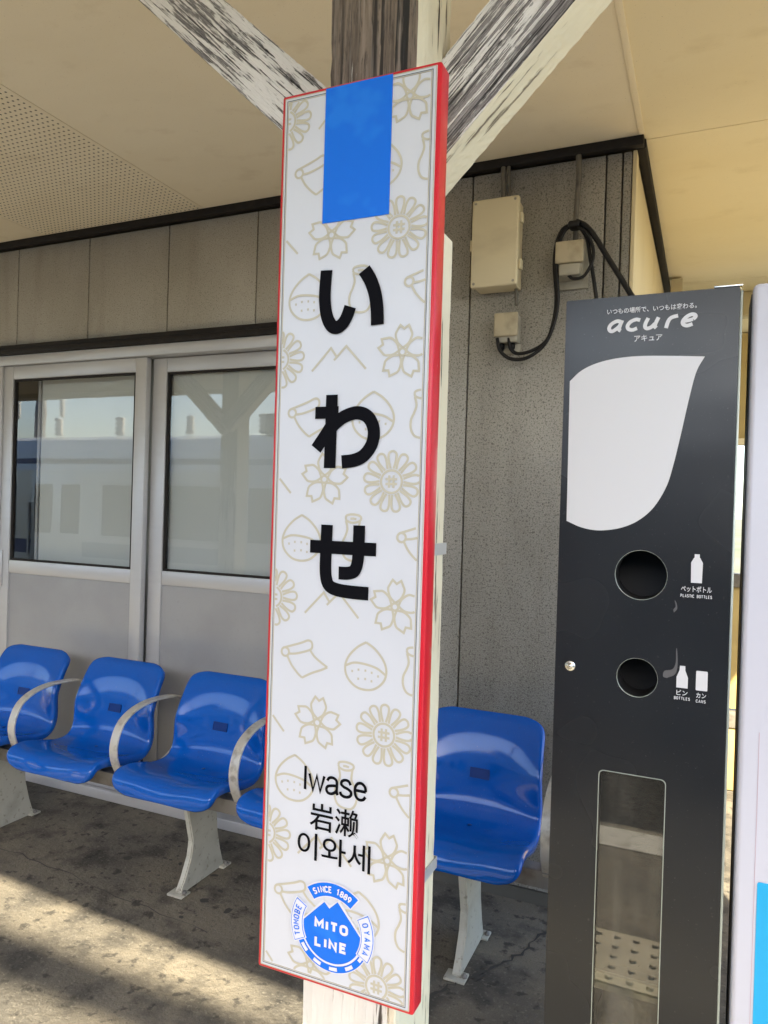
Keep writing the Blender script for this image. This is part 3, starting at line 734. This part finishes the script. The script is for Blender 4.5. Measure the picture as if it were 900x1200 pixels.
# straps round the post
for z in (.118, .640):
    boxes('strap', [(.050, .212, .0355, .0375, z-.0095, z+.0095), (.2105, .2125, .0375, .205, z-.0095, z+.0095), (.050, .052, .0375, .205, z-.0095, z+.0095), (.050, .2125, .2052, .2072, z-.0095, z+.0095)], mt['alu'], sg)

# ------------------------------------------------------------------ bench with five shell seats
bn = thing('station_bench', 'row of blue plastic shell seats on grey legs along the station wall', 'bench', (-1.525, 2.3, 0))
def seat_mesh():
    prof = [(2.078, .374), (2.081, .400), (2.096, .423), (2.130, .434), (2.18, .432), (2.24, .421), (2.30, .411), (2.360, .412), (2.402, .432), (2.424, .480), (2.436, .54), (2.450, .60), (2.469, .66), (2.489, .708), (2.500, .728), (2.517, .741)]
    P = smooth_path([(0, a, b) for a, b in prof], 6)
    L = [0]
    for a, b in zip(P, P[1:]): L.append(L[-1]+(b-a).length)
    T = L[-1]; N = 40; Mx = 18; rows = []; nor = []
    def at(d):
        for i in range(len(L)-1):
            if L[i+1] >= d: 
                q = (d-L[i])/(L[i+1]-L[i]+1e-12); return P[i].lerp(P[i+1], q), (P[i+1]-P[i]).normalized()
        return P[-1], (P[-1]-P[-2]).normalized()
    bm = bmesh.new()
    for j in range(N+1):
        t = j/N; t = t-.10*math.sin(2*PI*t)/(1)*.8      # denser near both ends
        d = T*min(1, max(0, t)); p, tg = at(d)
        nn = Vector((0, -tg.z, tg.y))                      # up / forward side
        wd = .218
        k = d/T
        wd = .218 - .024*max(0, (k-.30)/.70)
        for r, e in ((.062, d), (.062, T-d)):
            if e < r: wd -= r-math.sqrt(max(0, r*r-(r-e)**2))
        row = []; nr = []
        cup = .030*min(1, max(0, (k-.50)/.2)) + .016*min(1, max(0, (.52-k)/.3))*min(1, k/.10)
        if k > .72: cup *= max(0, 1-((k-.72)/.24))
        for i in range(Mx+1):
            s = -1+2*i/Mx; s = math.sin(s*PI/2)*.35+s*.65
            h = cup*abs(s)**2.6
            # soft thigh swell at the front of the pan
            if k < .30: h += -.006*math.exp(-((k-.07)/.07)**2)*(1-min(1, abs(s)*1.6))**1 + .006*math.exp(-((k-.08)/.06)**2)*math.exp(-((abs(s)-.55)/.25)**2)
            q = p+nn*h
            row.append(bm.verts.new((s*wd, q.y, q.z))); nr.append(nn)
        rows.append(row); nor.append(nr)
    for a, b in zip(rows, rows[1:]):
        for i in range(Mx): bm.faces.new((a[i], a[i+1], b[i+1], b[i]))
    loop = [(0, i) for i in range(Mx)]+[(j, Mx) for j in range(N)]+[(N, i) for i in range(Mx, 0, -1)]+[(j, 0) for j in range(N, 0, -1)]
    ctr = [Vector((0, sum(v.co.y for v in r)/len(r), sum(v.co.z for v in r)/len(r))) for r in rows]
    prev = [rows[j][i] for j, i in loop]; base = [v.co.copy() for v in prev]
    for off, back in ((.009, .004), (.012, .016), (.008, .034), (.0, .038)):
        ring = []
        for q, (j, i) in enumerate(loop):
            nn = nor[j][i]
            tgt = (base[(q+1) % len(loop)]-base[q-1])
            outv = tgt.cross(nn); outv.normalize()
            if j in (0, N): pass
            ring.append(bm.verts.new(base[q]+outv*off-nn*back))
        for q in range(len(loop)):
            a, b = q, (q+1) % len(loop)
            bm.faces.new((prev[a], ring[a], ring[b], prev[b]))
        prev = ring
    bmesh.ops.recalc_face_normals(bm, faces=bm.faces)
    me = bpy.data.meshes.new('seat'); bm.to_mesh(me); bm.free()
    for p in me.polygons: p.use_smooth = True
    me.materials.append(mt['seat']); return me
sm = seat_mesh()
slot_me = None
for i, x in enumerate((-2.872, -2.320, -1.768, -1.216, -.690)):
    st = bpy.data.objects.new('seat', sm); C.objects.link(st); st.parent = bn; st.location = (x+1.525, -2.3, 0)
    md = st.modifiers.new('solid', 'SOLIDIFY'); md.thickness = .005; md.offset = -1
    md = st.modifiers.new('sub', 'SUBSURF'); md.levels = 1; md.render_levels = 1
    if slot_me is None:
        so_ = boxes('hand_slot', [(-.031, .031, -.0016, .002, .0135, .0165), (-.031, .031, -.0016, .002, -.0165, -.0135), (-.034, -.031, -.0016, .002, -.0165, .0165), (.031, .034, -.0016, .002, -.0165, .0165), (-.031, .031, -.0002, .002, -.0135, .0135)], mt['slot'], st)
        hole = lathe('drain_hole', [(.0005, .0008), (.0060, .0008), (.0075, 0)], mt['slot'], st, 12)
        slot_me = (so_.data, hole.data)
    else:
        so_ = bpy.data.objects.new('hand_slot', slot_me[0]); C.objects.link(so_); so_.parent = st
        hole = bpy.data.objects.new('drain_hole', slot_me[1]); C.objects.link(hole); hole.parent = st
    so_.location = (.0, 2.4350, .550); so_.rotation_euler = (rad(-13), 0, 0)
    hole.location = (0, 2.335, .4125)
box('beam', (-3.3+1.525, -.30+1.525, -.085, -.030, .318, .372), mt['beam'], bn, .004)
boxes('seat_bracket', [(x+1.525-.11, x+1.525+.11, -.20, .02, .3725, .3785) for x in (-2.872, -2.320, -1.768, -1.216, -.690)], mt['beam'], bn)
def armrest(x):
    path = smooth_path([(0, 2.225, .350), (0, 2.190, .400), (0, 2.166, .460), (0, 2.168, .520), (0, 2.200, .580), (0, 2.260, .615), (0, 2.340, .631), (0, 2.430, .630), (0, 2.520, .617), (0, 2.566, .585), (0, 2.572, .520), (0, 2.550, .430), (0, 2.480, .368), (0, 2.330, .346)], 6)
    bm = bmesh.new(); R = []; hw, ht = .019, .0045
    for i, p in enumerate(path):
        t = (path[min(i+1, len(path)-1)]-path[max(i-1, 0)]).normalized(); nn = Vector((0, -t.z, t.y))
        R.append([bm.verts.new((x+1.525+a*hw, p.y-2.3+nn.y*b*ht, p.z+nn.z*b*ht)) for a, b in ((-1, -.5), (-.9, -1), (.9, -1), (1, -.5), (1, .5), (.9, 1), (-.9, 1), (-1, .5))])
    for a, b in zip(R, R[1:]):
        for k in range(8): bm.faces.new((a[k], a[(k+1) % 8], b[(k+1) % 8], b[k]))
    bm.faces.new(R[0]); bm.faces.new(R[-1]); bmesh.ops.recalc_face_normals(bm, faces=bm.faces)
    me = bpy.data.meshes.new('armrest'); bm.to_mesh(me); bm.free()
    o = link('armrest', me, mt['arm'], bn)
    for p in me.polygons: p.use_smooth = True
    try: me.set_sharp_from_angle(angle=rad(35))
    except Exception: pass
    bx_ = x+1.525
    boxes('arm_bracket', [(bx_-.022, bx_+.022, -.10, .05, .372, .380)], mt['beam'], bn)
for x in (-2.615, -2.062, -1.508, -.955, -.405): armrest(x)
def leg(x):
    P = [(2.175, .0), (2.172, .014), (2.196, .050), (2.230, .120), (2.238, .175), (2.215, .26), (2.200, .318), (2.385, .318), (2.380, .26), (2.392, .16), (2.412, .08), (2.435, .014), (2.435, .0)]
    bm = bmesh.new(); hw = .0125
    A = [bm.verts.new((x+1.525-hw, y-2.3, z)) for y, z in P]; B = [bm.verts.new((x+1.525+hw, y-2.3, z)) for y, z in P]
    bm.faces.new(A); bm.faces.new(B)
    for i in range(len(P)): bm.faces.new((A[i], A[(i+1) % len(P)], B[(i+1) % len(P)], B[i]))
    bmesh.ops.recalc_face_normals(bm, faces=bm.faces)
    bmesh.ops.bevel(bm, geom=[e for e in bm.edges], offset=.004, segments=2, affect='EDGES')
    me = bpy.data.meshes.new('leg'); bm.to_mesh(me); bm.free()
    o = link('leg', me, mt['cast'], bn)
    for yy in (2.178, 2.432):
        f = box('foot_plate', (x+1.525-.034, x+1.525+.034, yy-2.3-.026, yy-2.3+.026, .001, .009), mt['cast'], o, .002)
        bo = lathe('bolt', [(.0085, 0), (.0085, .006), (.005, .0065), (.005, .012), (.002, .0125)], mt['beam'], o, 8); bo.location = (x+1.525+.026, yy-2.3, .009)
for x in (-2.80, -1.745, -.672): leg(x)

# ------------------------------------------------------------------ electrical boxes and cables on the wall
t = thing('electrical_box', 'cream hinged electrical box high on the wall above the right seat', 'electrical box', (-.748, WY, 2.434))
box('body', (-.080, .080, -.075, .0, -.158, .158), mt['box'], t, .006, 3)
box('lid', (-.088, .088, -.105, -.076, -.162, .162), mt['box'], t, .008, 3)
for z in (-.085, .085):
    box('hinge', (.0885, .100, -.092, -.066, z-.018, z+.018), mt['box'], t, .003)
for sx in (-.074, .074):
    for sz in (-.148, .148):
        sc = lathe('screw', [(.005, 0), (.005, .0015), (.0025, .002)], mt['jbox'], t, 10, 'Y'); sc.location = (sx, -.1049, sz)
box('latch', (-.096, -.0885, -.094, -.07, -.02, .02), mt['box'], t, .002)
def gland(x, parent, z=-.163): 
    g = lathe('cable_gland', [(.012, 0), (.012, -.012), (.008, -.013), (.008, -.024)], mt['jbox'], parent, 10); g.location = (x, -.045, z); return g
t2 = thing('junction_box', 'small grey junction box low under the cream electrical box', 'junction box', (-.706, WY, 2.125))
box('body', (-.042, .042, -.055, 0, -.050, .055), mt['jbox'], t2, .006, 3)
box('cover', (-.045, .045, -.068, -.0555, -.030, .058), mt['jcover'], t2, .006, 3)
box('base_plate', (-.030, .046, -.022, -.0005, -.085, -.052), mt['jbox'], t2, .003)
for x in (-.02, .02):
    g = lathe('cable_gland', [(.010, 0), (.010, -.02), (.007, -.021), (.007, -.03)], mt['cable'], t2, 10); g.location = (x, -.035, -.051)
t3 = thing('junction_box', 'small grey junction box hung with looped black cable near the wall corner', 'junction box', (-.482, WY, 2.352))
box('body', (-.045, .045, -.055, 0, -.060, .055), mt['jbox'], t3, .006, 3)
box('cover', (-.050, .050, -.072, -.0555, -.012, .068), mt['jcover'], t3, .006, 3)
boxes('outlet', [(-.034, .040, -.078, -.0565, -.058, -.016)], mt['jbox'], t3, .006)
box('base_plate', (-.05, .06, -.012, -.0005, -.09, .075), mt['jbox'], t3, .003)
CY = WY-.03
def cab(pts, r=.008, label='', nm='cable'):
    o = tube(nm, [(a, CY-.012*(i % 2)*.3-dd, b) for i, (a, b, dd) in enumerate(pts)], r, mt['cable'] if nm == 'cable' else mt['conduit'], None, 8, 6)
    return tag(o, label, 'cable' if nm == 'cable' else 'conduit', 'cables on the wall')
def P3(L, d=0): return [(a, b, d) for a, b in L]
cab(P3([(-.742, 2.736), (-.740, 2.70), (-.738, 2.65), (-.738, 2.615)]), .010, 'short dark conduit from the eave down to the cream box, left strand', 'conduit')
cab(P3([(-.722, 2.736), (-.720, 2.70), (-.718, 2.65), (-.718, 2.615)]), .007, 'short dark conduit from the eave down to the cream box, thin right strand', 'conduit')
cab(P3([(-.466, 2.736), (-.462, 2.67), (-.466, 2.58), (-.468, 2.50), (-.468, 2.43)]), .010, 'dark conduit running down from the eave to the cable knot', 'conduit')
cab(P3([(-.467, 2.484), (-.509, 2.470), (-.533, 2.414), (-.536, 2.336), (-.527, 2.230), (-.531, 2.152), (-.555, 2.075), (-.606, 2.039), (-.660, 2.031), (-.688, 2.050), (-.697, 2.090)], .02), .0065, 'black cable loop, inner strand hanging down to the low junction box')
cab(P3([(-.470, 2.478), (-.502, 2.456), (-.523, 2.400), (-.526, 2.322), (-.518, 2.204), (-.534, 2.113), (-.567, 2.050), (-.626, 2.010), (-.687, 2.012), (-.726, 2.045), (-.738, 2.090)], .03), .0065, 'black cable loop, outer strand hanging lowest under the junction box')
cab(P3([(-.462, 2.488), (-.430, 2.468), (-.400, 2.431), (-.347, 2.342), (-.271, 2.215), (-.22, 2.13), (-.15, 1.98)], .03), .0095, 'thick black cable slanting from the knot down behind the dark bin')
cab(P3([(-.458, 2.480), (-.425, 2.427), (-.410, 2.348), (-.392, 2.250), (-.380, 2.150), (-.372, 1.9)], .02), .0068, 'black cable dropping straight from the knot behind the dark bin')
cab(P3([(-.461, 2.470), (-.425, 2.440), (-.402, 2.390), (-.400, 2.340), (-.428, 2.290), (-.465, 2.282), (-.485, 2.300)], .035), .0058, 'short black cable curling round the upper junction box')
cab(P3([(-.682, 2.300), (-.678, 2.25), (-.676, 2.215)], 0), .006, 'thin grey lead between the cream box and the low junction box', 'conduit')
tag(boxes('cable_knot', [(-.488, -.448, CY-.055, CY-.002, 2.462, 2.486)], mt['cable'], None, .008), 'dark tie holding the bundle of black cables to the wall', 'cable tie')

# ------------------------------------------------------------------ recycling bin
BW, BH, BY = .2845, 1.834, 1.35
rb = thing('recycling_bin', 'tall charcoal recycling bin with round openings and white leaf emblem', 'recycling bin', (-.2475, BY, 0))
def bz_(P): return P
outer = rrect(.0, BW, .04, BH, .003, 2)
h1 = circ(.1425, 1.3455, .0432, 48); h2 = circ(.1415, 1.1665, .0340, 40)
slot = rrect(.0830, .1935, .12, .996, .008, 4)
flat('door', [outer, h1, h2, slot], mt['bin'], rb, .014, .014)
boxes('cabinet', [(.001, .004, .016, .30, .04, BH-.002), (BW-.004, BW-.001, .016, .30, .04, BH-.002), (.004, BW-.004, .297, .30, .04, BH-.002), (.001, BW-.001, .016, .30, BH-.002, BH+.001), (.004, BW-.004, .016, .297, .03, .045)], mt['bin'], rb)
boxes('plinth', [(.012, BW-.012, .02, .29, .0, .03)], mt['bindark'], rb)
box('inner_wall', (.006, BW-.006, .150, .153, 1.02, BH-.01), mt['bindark'], rb)
for c, r in (((.1425, 1.3455), .0432), ((.1415, 1.1665), .0340)):
    lip = lathe('opening_rim', [(r+.0002, .0001), (r-.0003, .0002), (r-.0005, -.0030)], mt['binedge'], rb, 40, 'Y', False); lip.location = (c[0], -.0002, c[1])
    slv = lathe('opening_sleeve', [(r-.0007, -.0030), (r-.0007, -.06)], mt['bindark'], rb, 40, 'Y', False); slv.location = (c[0], -.0002, c[1])
ge = flat('window_edge', [rrect(.0822, .1943, .1192, .9968, .0085, 4), rrect(.0836, .1929, .1206, .9954, .008, 4)], mt['binedge'], rb, .0002, .0012)
box('window_pane', (.0795, .197, .0145, .0175, .115, 1.0), mt['binglass'], rb)
# clear sacks standing inside behind the pane
def sack(name, x0, x1, y0, y1, z0, z1, seed, m):
    rnd = random.Random(seed); bm = bmesh.new(); n = 28; mz = 20; R = []
    for k in range(mz+1):
        z = z0+(z1-z0)*k/mz; row = []
        for i in range(n):
            a = 2*PI*i/n; ca, sa = math.cos(a), math.sin(a)
            q = (abs(ca)**4+abs(sa)**4)**-.25
            sc = (.86+.13*math.sin(k*1.1+i*.7+seed)*rnd.uniform(.3, 1)+.04*rnd.uniform(-1, 1))*(1 if 0 < k < mz-2 else .82)
            row.append(bm.verts.new(((x0+x1)/2+(x1-x0)/2*ca*q*min(1, sc), (y0+y1)/2+(y1-y0)/2*sa*q*min(1, sc), z)))
        R.append(row)
    for a, b in zip(R, R[1:]):
        for i in range(n): bm.faces.new((a[i], a[(i+1) % n], b[(i+1) % n], b[i]))
    bm.faces.new(R[0]); bmesh.ops.recalc_face_normals(bm, faces=bm.faces)
    me = bpy.data.meshes.new(name); bm.to_mesh(me); bm.free(); return link(name, me, m, rb, True)
sack('rubbish_sack', .07, .21, .06, .26, .06, .58, 2, mt['liner'])
box('inner_shelf', (.006, BW-.006, .030, .29, .60, .612), mt['bin'], rb)
box('shelf_rail', (.006, BW-.006, .022, .030, .595, .625), mt['binedge'], rb)
box('back_liner', (.006, BW-.006, .270, .273, .05, 1.0), mt['bin'], rb)
# side edging, corner cap, lock
box('edge_strip', (BW+.0002, BW+.0042, .001, .012, .05, BH-.006), mt['binedge'], rb, .0008)
box('corner_cap', (BW-.040, BW+.0035, -.0015, .02, BH+.0005, BH+.0045), mt['chrome'], rb, .001)
lk = lathe('lock', [(.0095, 0), (.0095, .003), (.0075, .0042), (.0040, .0042), (.0040, .0060), (.0005, .0060)], mt['chrome'], rb, 24, 'Y'); lk.location = (.027, -.0002, 1.1745)
YF = -.0004
def bpt(P, n=8): return sp2(P, n)
leaf_o = [(.0105, 1.688)]+bpt([(.0105, 1.688), (.0300, 1.7060), (.0560, 1.7180), (.0900, 1.7250), (.1300, 1.7270), (.1800, 1.7245), (.2335, 1.7205)])[1:]+bpt([(.2335, 1.7205), (.2210, 1.6950), (.2110, 1.6500), (.2000, 1.5900), (.1890, 1.5350), (.1790, 1.4990), (.1600, 1.4640), (.1350, 1.4400), (.1050, 1.4260), (.0700, 1.4205), (.0400, 1.4245), (.0125, 1.4355)])[1:]
flat('leaf_emblem', [leaf_o], mt['binlight'], rb, YF, .0005)
fit_text('slogan', 'いつもの場所で、いつもは変わる。', .0720, .2185, 1.8035, 1.8135, mt['binlight'], rb, YF, off=.0008)
def brand(parent):
    W_ = .0064; H = .0205; zb = 1.7715; x0 = .0715; adv = .0305
    sh = .26; G = []
    a_ = [sp2([(.0185, .0150), (.0150, .0190), (.0095, .0190), (.0035, .0140), (.0025, .0070), (.0065, .0022), (.0110, .0030), (.0165, .0090), (.0185, .0150)], 5), sp2([(.0190, .0205), (.0180, .0100), (.0185, .0040), (.0215, .0020)], 4)]
    c_ = [sp2([(.0195, .0180), (.0130, .0198), (.0060, .0165), (.0030, .0100), (.0055, .0040), (.0120, .0016), (.0185, .0040)], 5)]
    u_ = [sp2([(.0045, .0205), (.0030, .0120), (.0035, .0055), (.0075, .0020), (.0130, .0040), (.0170, .0100)], 5), sp2([(.0195, .0205), (.0180, .0120), (.0180, .0050), (.0210, .0018)], 4)]
    r_ = [sp2([(.0050, .0), (.0052, .0120), (.0085, .0180), (.0170, .0205)], 5)]
    e_ = [[(.0045, .0098), (.0105, .0104), (.0165, .0122)], sp2([(.0168, .0120), (.0190, .0165), (.0165, .0198), (.0115, .0203), (.0060, .0165), (.0030, .0100), (.0050, .0042), (.0110, .0016), (.0180, .0038)], 5)]
    V = []; F = []; lay = 0
    for i, gl in enumerate((a_, c_, u_, r_, e_)):
        ox = x0+(0, .0300, .0595, .0935, .1200)[i]
        for P in gl:
            Q = [(ox+px*1.12+pz*sh, zb+pz*.98+(.0004*i)) for px, pz in P]
            v, f = ribbon_poly(Q, W_); b = len(V); lay += 1
            V += [(p.x, YF-.0003-lay*.00001, p.y) for p in v]; F += [tuple(b+t for t in q) for q in f]
    me = bpy.data.meshes.new('brand_letters'); me.from_pydata(V, [], F)
    bm = bmesh.new(); bm.from_mesh(me)
    for f in bm.faces:
        f.normal_update()
        if f.normal.y > 0: f.normal_flip()
    bm.to_mesh(me); bm.free(); return link('brand_letters', me, mt['binlight'], parent)
brand(rb)
fit_text('brand_kana', 'アキュア', .1190, .1650, 1.7525, 1.7635, mt['binlight'], rb, YF, off=.0012)
cx = .2318
flat('bottle_icon', [[(cx-.0085, 1.3380), (cx+.0085, 1.3380), (cx+.0092, 1.3720), (cx+.0050, 1.3800), (cx+.0040, 1.3810), (cx+.0040, 1.3865), (cx-.0040, 1.3865), (cx-.0040, 1.3810), (cx-.0050, 1.3800), (cx-.0092, 1.3720)]], mt['binlight'], rb, YF, .0005)
fit_text('icon_caption', 'ペットボトル', .2080, .2560, 1.3220, 1.3325, mt['binlight'], rb, YF, off=.0012)
word('icon_caption', 'PLASTIC BOTTLES', .2075, .2565, 1.3125, 1.3180, .0009, mt['binlight'], rb, YF)
cx = .2145
flat('glass_bottle_icon', [[(cx-.0090, 1.1580), (cx+.0090, 1.1580), (cx+.0090, 1.1760), (cx+.0045, 1.1880), (cx+.0042, 1.1955), (cx-.0042, 1.1955), (cx-.0045, 1.1880), (cx-.0090, 1.1760)]], mt['binlight'], rb, YF, .0005)
flat('can_icon', [rrect(.2360, .2540, 1.1570, 1.1900, .0015, 2)], mt['binlight'], rb, YF, .0005)
fit_text('icon_caption', 'ビン', .2060, .2235, 1.1455, 1.1545, mt['binlight'], rb, YF, off=.0012)
word('icon_caption', 'BOTTLES', .2025, .2275, 1.1375, 1.1428, .0009, mt['binlight'], rb, YF)
fit_text('icon_caption', 'カン', .2370, .2525, 1.1445, 1.1530, mt['binlight'], rb, YF, off=.0012)
word('icon_caption', 'CANS', .2370, .2520, 1.1362, 1.1415, .0009, mt['binlight'], rb, YF)
flat('smear', [sp2([(.198, 1.285), (.203, 1.292), (.2015, 1.302), (.1985, 1.306), (.2005, 1.296), (.197, 1.290), (.198, 1.285)], 4)], mt['smear'], rb, YF, .0002)
flat('smear', [sp2([(.190, 1.172), (.203, 1.180), (.2065, 1.196), (.2050, 1.222), (.2035, 1.222), (.2035, 1.200), (.1985, 1.188), (.186, 1.184), (.184, 1.174), (.190, 1.172)], 4)], mt['smear'], rb, YF, .0002)

# ------------------------------------------------------------------ vending machine at the right edge
vm = thing('vending_machine', 'white vending machine with cyan panel standing right of the dark bin', 'vending machine', (.056, BY, 0))
box('door', (0, .70, 0, .11, .06, 1.838), mt['vend'], vm, .010, 4)
boxes('door_edge', [(-.0015, .0, .022, .112, .55, 1.825)], mt['vendside'], vm)
boxes('cabinet', [(.030, .67, .1115, .37, .06, 1.80)], mt['vendside'], vm, .005)
boxes('foot', [(.06, .12, .15, .21, 0, .06), (.58, .64, .15, .21, 0, .06), (.06, .12, .29, .35, 0, .06), (.58, .64, .29, .35, 0, .06)], mt['vendside'], vm)
flat('cyan_panel', [rrect(.0345, .67, .20, .856, .004, 3)], mt['vendblue'], vm, -.0002, .0008)
flat('door_seam', [rect(.0300, .0308, .12, 1.10)], mat('seam_pink', (.50, .36, .42), .4), vm, -.0002, .0004)
flat('display_window', [rrect(.08, .64, 1.05, 1.76, .01, 4)], mt['trainglass'], vm, -.0002, .0008)
flat('display_frame', [rrect(.066, .654, 1.036, 1.774, .014, 4), rrect(.080, .640, 1.05, 1.76, .01, 4)], mt['alu'], vm, -.0012, .004)

# ------------------------------------------------------------------ partition beyond the corner, seen in the slit
pt = thing('partition_wall', 'sunlit cream partition with timber rails beyond the slit beside the dark bin', 'partition', (.7, 4.3, 0))
def prt(n, z0, z1, m, y0=0, y1=.04): box(n, (-.95, 1.3, y0, y1, z0, z1), m, pt, .002)
prt('board', 1.87, 2.42, mt['ply'])
prt('rail', 1.835, 1.868, mt['cream'], -.02, .05)
prt('rail', 1.085, 1.155, mt['conduit'], -.02, .05)
for i in range(8):
    x = -.95+i*.28; box('slat', (x+.003, x+.277, .005, .03, .44, 1.083), mt['ply'], pt, .002)
prt('rail', .345, .43, mt['conduit'], -.02, .05)
prt('board', .01, .343, mt['ply'])
for x in (-.93, .15, 1.24): box('upright', (x, x+.06, .051, .11, 0, 2.76), mt['cream'], pt)
for i, y in enumerate((4.75, 5.8)):
    tag(box('roof_beam', (-.23, 1.45, y, y+.09, 2.63, 2.768), mt['cream'], None, .003), ('cream roof beam crossing the slit nearest above the partition', 'cream roof beam crossing the slit farther back under the canopy')[i], 'beam', 'roof beams behind the machines')

# ------------------------------------------------------------------ train across the tracks (mirrored in the door glass)
tr = thing('train', 'pale commuter train with blue stripe across the tracks, mirrored in the door glass', 'train', (-8, -5.9, -.95))
bm = bmesh.new()
pr = [(1.42, .15), (1.45, .5), (1.45, 2.9), (1.35, 3.25), (1.0, 3.5), (.4, 3.62), (-.4, 3.62), (-1.0, 3.5), (-1.35, 3.25), (-1.45, 2.9), (-1.45, .5), (-1.42, .15)]
A = [bm.verts.new((-14, y, z)) for y, z in pr]; B = [bm.verts.new((24, y, z)) for y, z in pr]
for i in range(len(pr)): bm.faces.new((A[i], A[(i+1) % len(pr)], B[(i+1) % len(pr)], B[i]))
bm.faces.new(A); bm.faces.new(B); bmesh.ops.recalc_face_normals(bm, faces=bm.faces)
me = bpy.data.meshes.new('body'); bm.to_mesh(me); bm.free(); link('body', me, mt['trainw'], tr)
box('stripe', (-14, 24, 1.451, 1.456, 1.35, 1.62), mt['trainblue'], tr)
box('stripe', (-14, 24, 1.40, 1.42, 3.02, 3.12), mt['trainblue'], tr)
for k in range(8):
    x = -13+k*4.7
    d = box('door', (x, x+1.3, 1.452, 1.458, 1.0, 2.85), mt['trainw'], tr, .002)
    for q in (0, .68): box('pane', (x+q+.08, x+q+.54, 1.4585, 1.461, 1.75, 2.65), mt['trainglass'], d)
    w = box('window', (x+1.75, x+4.25, 1.452, 1.457, 1.75, 2.65), mt['trainglass'], tr)
    boxes('window_frame', [(x+1.70, x+1.76, 1.4575, 1.464, 1.70, 2.70), (x+4.24, x+4.30, 1.4575, 1.464, 1.70, 2.70), (x+1.76, x+4.24, 1.4575, 1.464, 2.65, 2.70), (x+1.76, x+4.24, 1.4575, 1.464, 1.70, 1.75), (x+2.95, x+3.05, 1.4575, 1.463, 1.75, 2.65)], mt['alu'], w)
    box('rail_bar', (x-.06, x-.03, 1.456, 1.49, 1.3, 2.3), mt['alu'], tr)
for k in range(3): box('air_conditioner', (-11+k*12, -7+k*12, -.8, .8, 3.56, 3.95), mt['traingrey'], tr, .05)
for k in range(14): lathe_o = None
for k in range(5):
    ins = lathe('insulator', [(.05+.05*(i % 2), i*.045) for i in range(9)], mt['ins'], tr, 12); ins.location = (-4+k*1.6, .5, 3.63)
boxes('bogie', [(x, x+2.2, -1.1, 1.1, -.02, .6) for x in (-12, -1, 8, 19)], mt['traingrey'], tr)
# overhead line: unseen duct added to cast a soft shadow band on the platform, contact wire
def wire(y, z, r, lab):
    return tag(tube('overhead_wire', [(-60, y, z), (60, y, z)], r, mt['cable'], None, 10), lab, 'overhead wire', 'overhead line wires')
wire(-6.0, 5.50, .065, 'thick duct added high over the tracks to cast a floor shadow')
wire(-5.6, 4.4, .010, 'thin contact wire over the far track')
wire(-3.2, 4.4, .010, 'thin contact wire over the near track')

for i, x in enumerate((-16.0, -5.2, 7.0)):
    cp = thing('catenary_pole', ('line pole with insulators across the tracks, farthest left', 'line pole with insulators across the tracks, mirrored in the left door glass', 'line pole with insulators across the tracks, farthest right')[i], 'pole', (x, -8.4, -1.0), 'poles across the tracks')
    lathe('shaft', [(.16, 0), (.11, 9.0)], mt['roofmetal'], cp, 16)
    boxes('cross_arm', [(-.06, .06, 0, 3.4, 6.6, 6.72), (-1.1, 1.1, -.05, .05, 7.4, 7.5), (-.9, .9, -.05, .05, 5.0, 5.08)], mt['roofmetal'], cp)
    for q in (-1.0, -.5, .5, 1.0, -.8, .8):
        ins = lathe('insulator', [(.04+.05*(k % 2), k*.05) for k in range(10)], mt['ins'], cp, 10); ins.location = (q, 0, 7.5 if abs(q) in (1.0, .5) else 4.5)
hg = thing('hedge', 'dark green hedge of shrubs beyond the far track', 'hedge', (-4, -10.2, -1.0))
bm = bmesh.new(); rnd = random.Random(5)
for k in range(5200):
    x = rnd.uniform(-26, 26); y = rnd.gauss(0, .5); z = (1.9+.5*math.sin(x*.9)+.35*math.sin(x*2.3+1))*rnd.random()**.6
    a = rnd.uniform(0, 6.28); b = rnd.uniform(-.9, .9); r = rnd.uniform(.09, .2)
    u = Vector((math.cos(a), math.sin(a), b)).normalized()*r; w_ = Vector((-math.sin(a), math.cos(a), rnd.uniform(-.6, .6))).normalized()*r*.6; c = Vector((x, y, z))
    bm.faces.new([bm.verts.new(c-u), bm.verts.new(c+w_), bm.verts.new(c+u), bm.verts.new(c-w_)])
me = bpy.data.meshes.new('foliage'); bm.to_mesh(me); bm.free()
link('foliage', me, mat('hedge_leaf', (.05, .085, .025), .6, noise=[(2.5, 3, .4, .65, (.09, .12, .035), .8)]), hg)
boxes('stem', [(x, x+.06, -.03, .03, 0, 1.2) for x in range(-26, 26, 2)], mt['conduit'], hg)

# give shared helper leftovers no trace
for o in list(bpy.data.objects):
    if o.name.startswith('tmp'): bpy.data.objects.remove(o)
